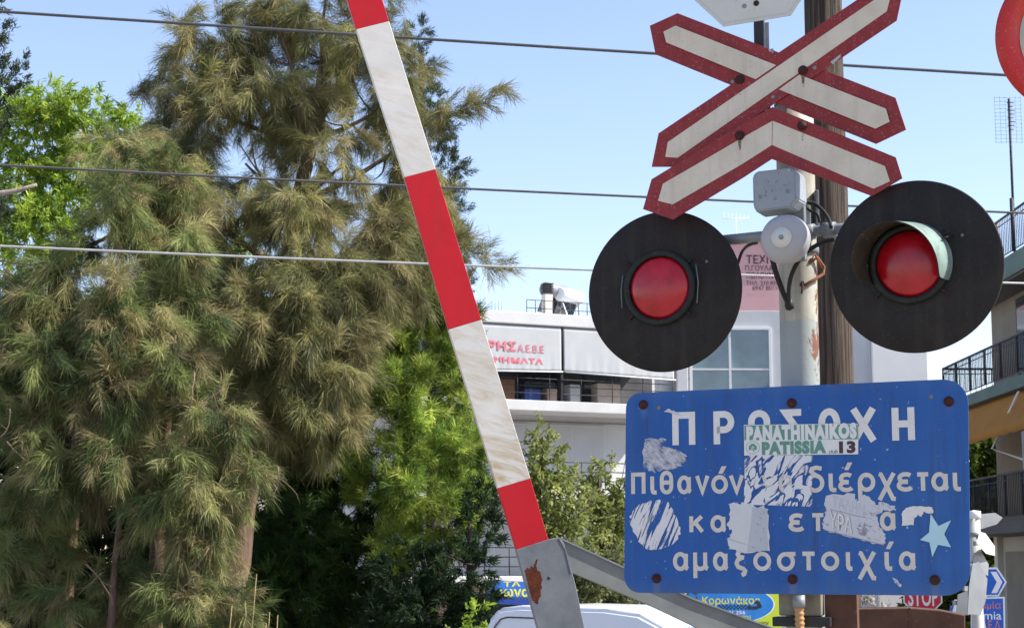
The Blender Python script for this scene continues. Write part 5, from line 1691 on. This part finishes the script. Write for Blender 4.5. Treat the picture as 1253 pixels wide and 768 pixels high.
# long sprays that stick out past the outline on the right and at the top
sp = []
for (x0, y0, x1, y1, n) in ((520, 150, 612, 106, 7), (545, 135, 590, 125, 4), (530, 270, 600, 322, 6), (545, 300, 606, 330, 5), (480, -10, 500, -30, 3), (440, 20, 455, -20, 4), (345, -10, 370, -28, 4), (265, 30, 282, 8, 4), (215, 50, 222, 18, 3), (180, 112, 155, 118, 3), (225, 20, 216, 22, 2)):
    for i in range(n):
        f = i / (n - 1)
        sp.append((x0 + (x1 - x0) * f, y0 + (y1 - y0) * f, 24.2, 9 - 3 * f, 7 - 3 * f, 7.0))
crown(t, o, sp, 40, 60, .20, .006, OLIVE, name='outer_sprays', down=.05, out=.5, spread=.4, twig=.25, droop=.1, right=.5)
trunk(t, o, 330, 24, .26, (395, 90, 24), [(300, 40, 24), (440, 40, 24), (240, 120, 24), (470, 130, 24), (330, 0, 24), (400, -20, 24), (250, 250, 23), (460, 290, 23.3), (350, 300, 22.6), (520, 160, 24.3), (300, 200, 23.5), (420, 200, 23.5)], 'bark', seed=8, foot=at(250, 700, 24).x)

# the big feathery tree on the left
t, o = tree('feathery_tree', 'broad drooping feathery tree filling the lower left with bare brown stems', 'tree', 140, 21)
lob = [(140, 175, 22, 48, 42), (185, 200, 21.6, 46, 44), (215, 250, 21.6, 40, 45), (130, 265, 21, 58, 50), (185, 310, 20.8, 52, 48), (100, 345, 20.6, 56, 46), (20, 385, 20.8, 52, 48), (160, 390, 20.5, 52, 44), (225, 385, 20.8, 40, 44), (70, 430, 20.4, 54, 44),
       (205, 450, 20.3, 50, 44), (135, 475, 20.2, 52, 40), (15, 480, 20.6, 40, 44), (65, 525, 20.3, 40, 40, .8), (245, 520, 20.3, 44, 40), (180, 540, 20, 56, 36), (110, 570, 20.1, 52, 34), (235, 580, 20.1, 52, 36), (285, 570, 20.4, 32, 44), (30, 590, 20.6, 38, 40, .8), (200, 630, 20.2, 36, 36, .7), (262, 640, 20.3, 38, 38), (15, 670, 20.4, 36, 48, .9), (235, 735, 20.2, 44, 38), (285, 760, 20.3, 38, 28), (200, 700, 20.6, 30, 30, .6), (75, 745, 20.5, 44, 34, .7), (130, 700, 20.7, 34, 40, .6), (150, 760, 20.6, 36, 26, .7), (20, 765, 20.2, 42, 30, .8), (50, 650, 20.7, 36, 40, .6)]
crown(t, o, lob, 105, 150, .20, .0055, OLIVE_D, sub=7, sr=.38, down=.52, out=.65, spread=.55, twig=.32, droop=.25)
trunk(t, o, 90, 21, .17, (110, 380, 20.9), [(60, 300, 21), (160, 280, 21), (20, 420, 20.8), (180, 440, 20.6)], seed=12, foot=at(60, 700, 21).x)
trunk(t, o, 200, 21, .15, (215, 420, 20.9), [(230, 350, 21), (170, 330, 21), (260, 560, 20.4), (150, 540, 20.2)], seed=14, foot=at(195, 700, 21).x)
trunk(t, o, 130, 20.4, .08, (150, 560, 20.3), [(70, 540, 20.3), (190, 560, 20.2)], seed=15, foot=at(105, 700, 20.4).x)
trunk(t, o, 240, 20.3, .07, (275, 560, 20.4), [(285, 590, 20.2), (240, 520, 20.4)], seed=16, foot=at(225, 700, 20.3).x)
rr = random.Random(5)
M['twig'] = surf('bare_brown_twig', (.20, .14, .10), (.13, .09, .065), .9, 20)
for (x, y) in ((215, 410), (238, 455), (275, 475), (245, 615), (255, 670), (105, 690), (125, 700), (190, 660), (340, 570), (12, 500), (8, 540)):
    p = at(x, y, 19.75) - Vector(o)
    b = MB()
    e = p + Vector((rr.uniform(-.35, .35), rr.uniform(-.1, .2), rr.uniform(-.7, -.15)))
    q = wob(p, e, 7, .22, rr.randint(0, 9999))
    b.tube(q, [.010 * (1 - .75 * i / 7) for i in range(8)], 5)
    for k in (2, 4):
        e = q[k] + Vector((rr.uniform(-.25, .25), rr.uniform(-.1, .1), rr.uniform(-.3, .08)))
        b.tube(wob(q[k], e, 5, .2, rr.randint(0, 9999)), [.006 * (1 - .7 * i / 5) for i in range(6)], 4)
    b.build('bare_twig', M['twig'], t)
b = MB()
p = at(-30, 238, 19.9) - Vector(o); e = at(45, 226, 19.9) - Vector(o)
b.tube(wob(p, e, 6, .05, 9), [.05 * (1 - .6 * i / 6) for i in range(7)], 8)
b.build('broken_branch', M['bark_pale'], t)

# bright pine in the centre
t, o = tree('pine_tree', 'bright green pine lit from the right in the middle of the photo', 'tree', 480, 26)
lob = [(520, 375, 26.0, 34, 30), (535, 350, 25.8, 22, 26), (555, 395, 25.8, 24, 26), (480, 400, 25.8, 40, 34), (495, 430, 25.6, 44, 34), (540, 430, 26.4, 30, 34), (455, 480, 25.2, 46, 34), (510, 480, 25.2, 48, 34), (555, 495, 25.8, 34, 30), (480, 535, 24.8, 54, 34), (545, 555, 25.2, 46, 32), (445, 535, 25, 36, 30, .7), (580, 545, 25.8, 24, 26), (510, 600, 24.8, 54, 32), (570, 600, 25.4, 36, 26), (468, 600, 24.9, 40, 30, .7), (530, 650, 25, 50, 30, .8), (470, 665, 25, 52, 34, .7)]
crown(t, o, lob, 150, 60, .16, .0095, PINE, sub=8, sr=.42, down=-.35, out=.8, spread=.75, twig=.14, droop=.04, up=.1)
trunk(t, o, 470, 26, .2, (510, 400, 26.2), [(450, 480, 25.4), (550, 500, 25.8), (420, 560, 25.2), (570, 590, 25.5), (480, 620, 25.1)], 'bark_dark', seed=21)

# dark conifers below
t, o = tree('conifer', 'nearly black green conifer low beside the foot of the boom', 'tree', 560, 24)
lob = [(585, 650, 24.2, 24, 30), (560, 700, 24, 40, 34), (590, 610, 24.4, 14, 22), (530, 745, 23.8, 50, 36), (585, 740, 24.2, 20, 30), (500, 700, 24.2, 40, 36), (480, 760, 24, 44, 40), (575, 790, 24, 40, 40), (520, 810, 24, 50, 40)]
crown(t, o, lob, 150, 40, .11, .015, DARK, down=-.1, out=.7, spread=.6, twig=.14, droop=.05)
trunk(t, o, 560, 24, .12, (575, 640, 24.3), [(530, 720, 24), (590, 680, 24.2)], 'bark_dark', seed=23)
t, o = tree('pine_tree', 'deep green pine in shade between the feathery tree and the bright pine', 'tree', 360, 27)
lob = [(330, 600, 26.4, 55, 45), (390, 560, 26.6, 50, 45), (370, 660, 26, 64, 48), (310, 680, 25.8, 48, 45), (430, 690, 26, 60, 50), (360, 740, 25.6, 64, 44), (440, 750, 25.8, 60, 40), (300, 760, 25.6, 44, 34), (390, 480, 27, 60, 60), (320, 520, 27, 50, 50), (440, 620, 26.6, 50, 50), (250, 640, 26.4, 60, 60), (250, 740, 26, 60, 50), (300, 420, 27.4, 70, 60), (400, 400, 27.6, 60, 60), (380, 820, 25.6, 90, 40)]
crown(t, o, lob, 140, 60, .19, .012, [(.022, .05, .014), (.045, .09, .02), (.075, .135, .028)], down=.1, out=.7, spread=.7, twig=.16, droop=.1)
trunk(t, o, 360, 27, .18, (360, 450, 27), [(330, 600, 26.5), (400, 580, 26.6), (420, 680, 26.2), (300, 680, 26)], 'bark_dark', seed=25)

# a dark hedge of shrubs closes the view behind the left trees
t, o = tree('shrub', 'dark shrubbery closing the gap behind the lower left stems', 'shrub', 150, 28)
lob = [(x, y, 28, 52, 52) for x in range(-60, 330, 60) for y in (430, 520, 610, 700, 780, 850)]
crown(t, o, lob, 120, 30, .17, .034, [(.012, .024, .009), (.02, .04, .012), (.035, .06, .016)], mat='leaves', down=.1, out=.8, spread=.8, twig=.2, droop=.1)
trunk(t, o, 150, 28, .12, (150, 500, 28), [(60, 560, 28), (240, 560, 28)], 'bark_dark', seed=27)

# leafy small trees in front of the block
def grove(name, label, px, Y, lob, seed, pal=LEAF, dens=150, L=.075, W=.028):
    t, o = tree(name, label, 'tree', px, Y, 'leafy small trees in front of the white block')
    crown(t, o, lob, dens, 22, L, W, pal, mat='leaves', down=.1, out=.7, spread=.9, twig=.18, droop=.15, shell=.2)
    trunk(t, o, px, Y, .07, (lob[0][0], lob[0][1], Y), [(l[0], l[1], l[2]) for l in lob[1:6]], 'bark_dark', seed=seed)
grove('leafy_tree', 'taller pale leafy tree with a pointed top right of the boom', 672, 25,
      [(664, 535, 25, 12, 22), (668, 565, 25, 22, 26), (664, 600, 24.8, 26, 28), (680, 620, 24.8, 30, 30), (665, 650, 24.8, 26, 26), (690, 650, 24.6, 32, 30), (655, 575, 25, 12, 22), (690, 595, 25, 16, 18)], 31)
grove('leafy_tree', 'second pale leafy tree touching the left edge of the blue warning sign', 735, 25.6,
      [(733, 580, 25.6, 15, 16), (735, 605, 25.6, 25, 24), (722, 635, 25.3, 28, 28), (750, 635, 25.6, 28, 30), (742, 670, 25.2, 36, 30), (765, 610, 25.6, 16, 26), (770, 660, 25.6, 30, 40)], 33)
grove('leafy_tree', 'low leafy tree seen under the sloping grey fork arm', 730, 23.6,
      [(712, 690, 23.6, 34, 26), (740, 705, 23.4, 40, 28), (775, 730, 23.4, 40, 28), (700, 725, 23.4, 34, 28), (735, 740, 23.2, 40, 26), (785, 750, 23.2, 36, 20), (690, 700, 23.4, 30, 40), (820, 760, 23.3, 40, 26)], 35, [(.09, .12, .04), (.16, .18, .07), (.25, .25, .12)])
# tree behind the right hand block
t, o = tree('leafy_tree', 'green tree seen through the gap between the balconies on the right', 'tree', 1200, 52)
lob = [(1205, 565, 52, 30, 30), (1190, 600, 52, 30, 30), (1220, 590, 52, 26, 34), (1200, 640, 52, 34, 34), (1225, 640, 52, 26, 40), (1195, 690, 52, 34, 40), (1225, 700, 52, 26, 46), (1150, 720, 52, 30, 30), (1190, 740, 52, 40, 36), (1215, 760, 52, 40, 40)]
crown(t, o, lob, 50, 36, .20, .085, [(.035, .06, .012), (.08, .12, .018), (.15, .19, .03)], mat='leaves', down=.1, out=.8, spread=.9, twig=.4, droop=.1, shell=.2)
trunk(t, o, 1200, 52, .22, (1205, 600, 52), [(1190, 640, 52), (1225, 640, 52)], 'bark_dark', seed=37)
t, o = tree('shrub', 'small shrub with sunlit leaves coloured pale grey, seen below the middle of the blue warning sign', 'shrub', 1070, 22)
crown(t, o, [(1068, 742, 22, 20, 14), (1052, 748, 22, 16, 14), (1085, 746, 22, 12, 14), (1068, 765, 22, 26, 16)], 90, 22, .07, .03, [(.30, .28, .25), (.42, .40, .37), (.52, .5, .46)], mat='leaves', down=.0, out=.7, spread=.9, twig=.12, droop=.1, shell=.2)  # sun sparkle on the leaves is put into their pale colours
trunk(t, o, 1070, 22, .05, (1068, 745, 22), [], 'bark_dark', seed=39)
t, o = tree('shrub', 'dark green shrub behind the far stop sign', 'shrub', 1130, 34)
crown(t, o, [(1105, 745, 34, 22, 18), (1130, 735, 34, 26, 20), (1155, 742, 34, 24, 20), (1150, 765, 34, 40, 20), (1110, 770, 34, 30, 20)], 30, 24, .14, .05, [(.02, .04, .012), (.05, .08, .018), (.10, .14, .025)], mat='leaves', down=.0, out=.7, spread=.9, twig=.2, droop=.1, shell=.2)
trunk(t, o, 1130, 34, .08, (1130, 745, 34), [], 'bark_dark', seed=41)
# dry reed stems at the bottom
t, o = tree('reed', 'dry yellow reed stems in front of the dark pine at the bottom edge', 'plant', 310, 19)
b = MB()
for (x0, y0, x1, y1) in ((300, 800, 314, 702), (284, 800, 284, 740), (318, 800, 300, 735), (322, 800, 340, 752), (320, 800, 330, 748), (310, 800, 326, 762)):
    p = at(x0, y0, 19) - Vector(o); e = at(x1, y1, 19) - Vector(o)
    p.z = min(p.z, 0)
    b.tube(wob(p, e, 6, .04, x0 + x1), [.011 * (1 - .6 * i / 6) for i in range(7)], 5)
b.build('stems', surf('dry_reed', (.35, .28, .14), (.28, .22, .1), .8, 20), t)
t, o = tree('shrub', 'sunlit lime weed left of the van at the bottom edge', 'shrub', 585, 22)
crown(t, o, [(582, 758, 22, 10, 18), (570, 775, 22, 16, 16), (592, 772, 22, 10, 14)], 90, 24, .08, .03, BRIGHT, mat='leaves', down=-.2, out=.7, spread=.8, twig=.12, droop=.1, shell=.2)
trunk(t, o, 585, 22, .03, (582, 765, 22), [], 'bark_dark', seed=43)
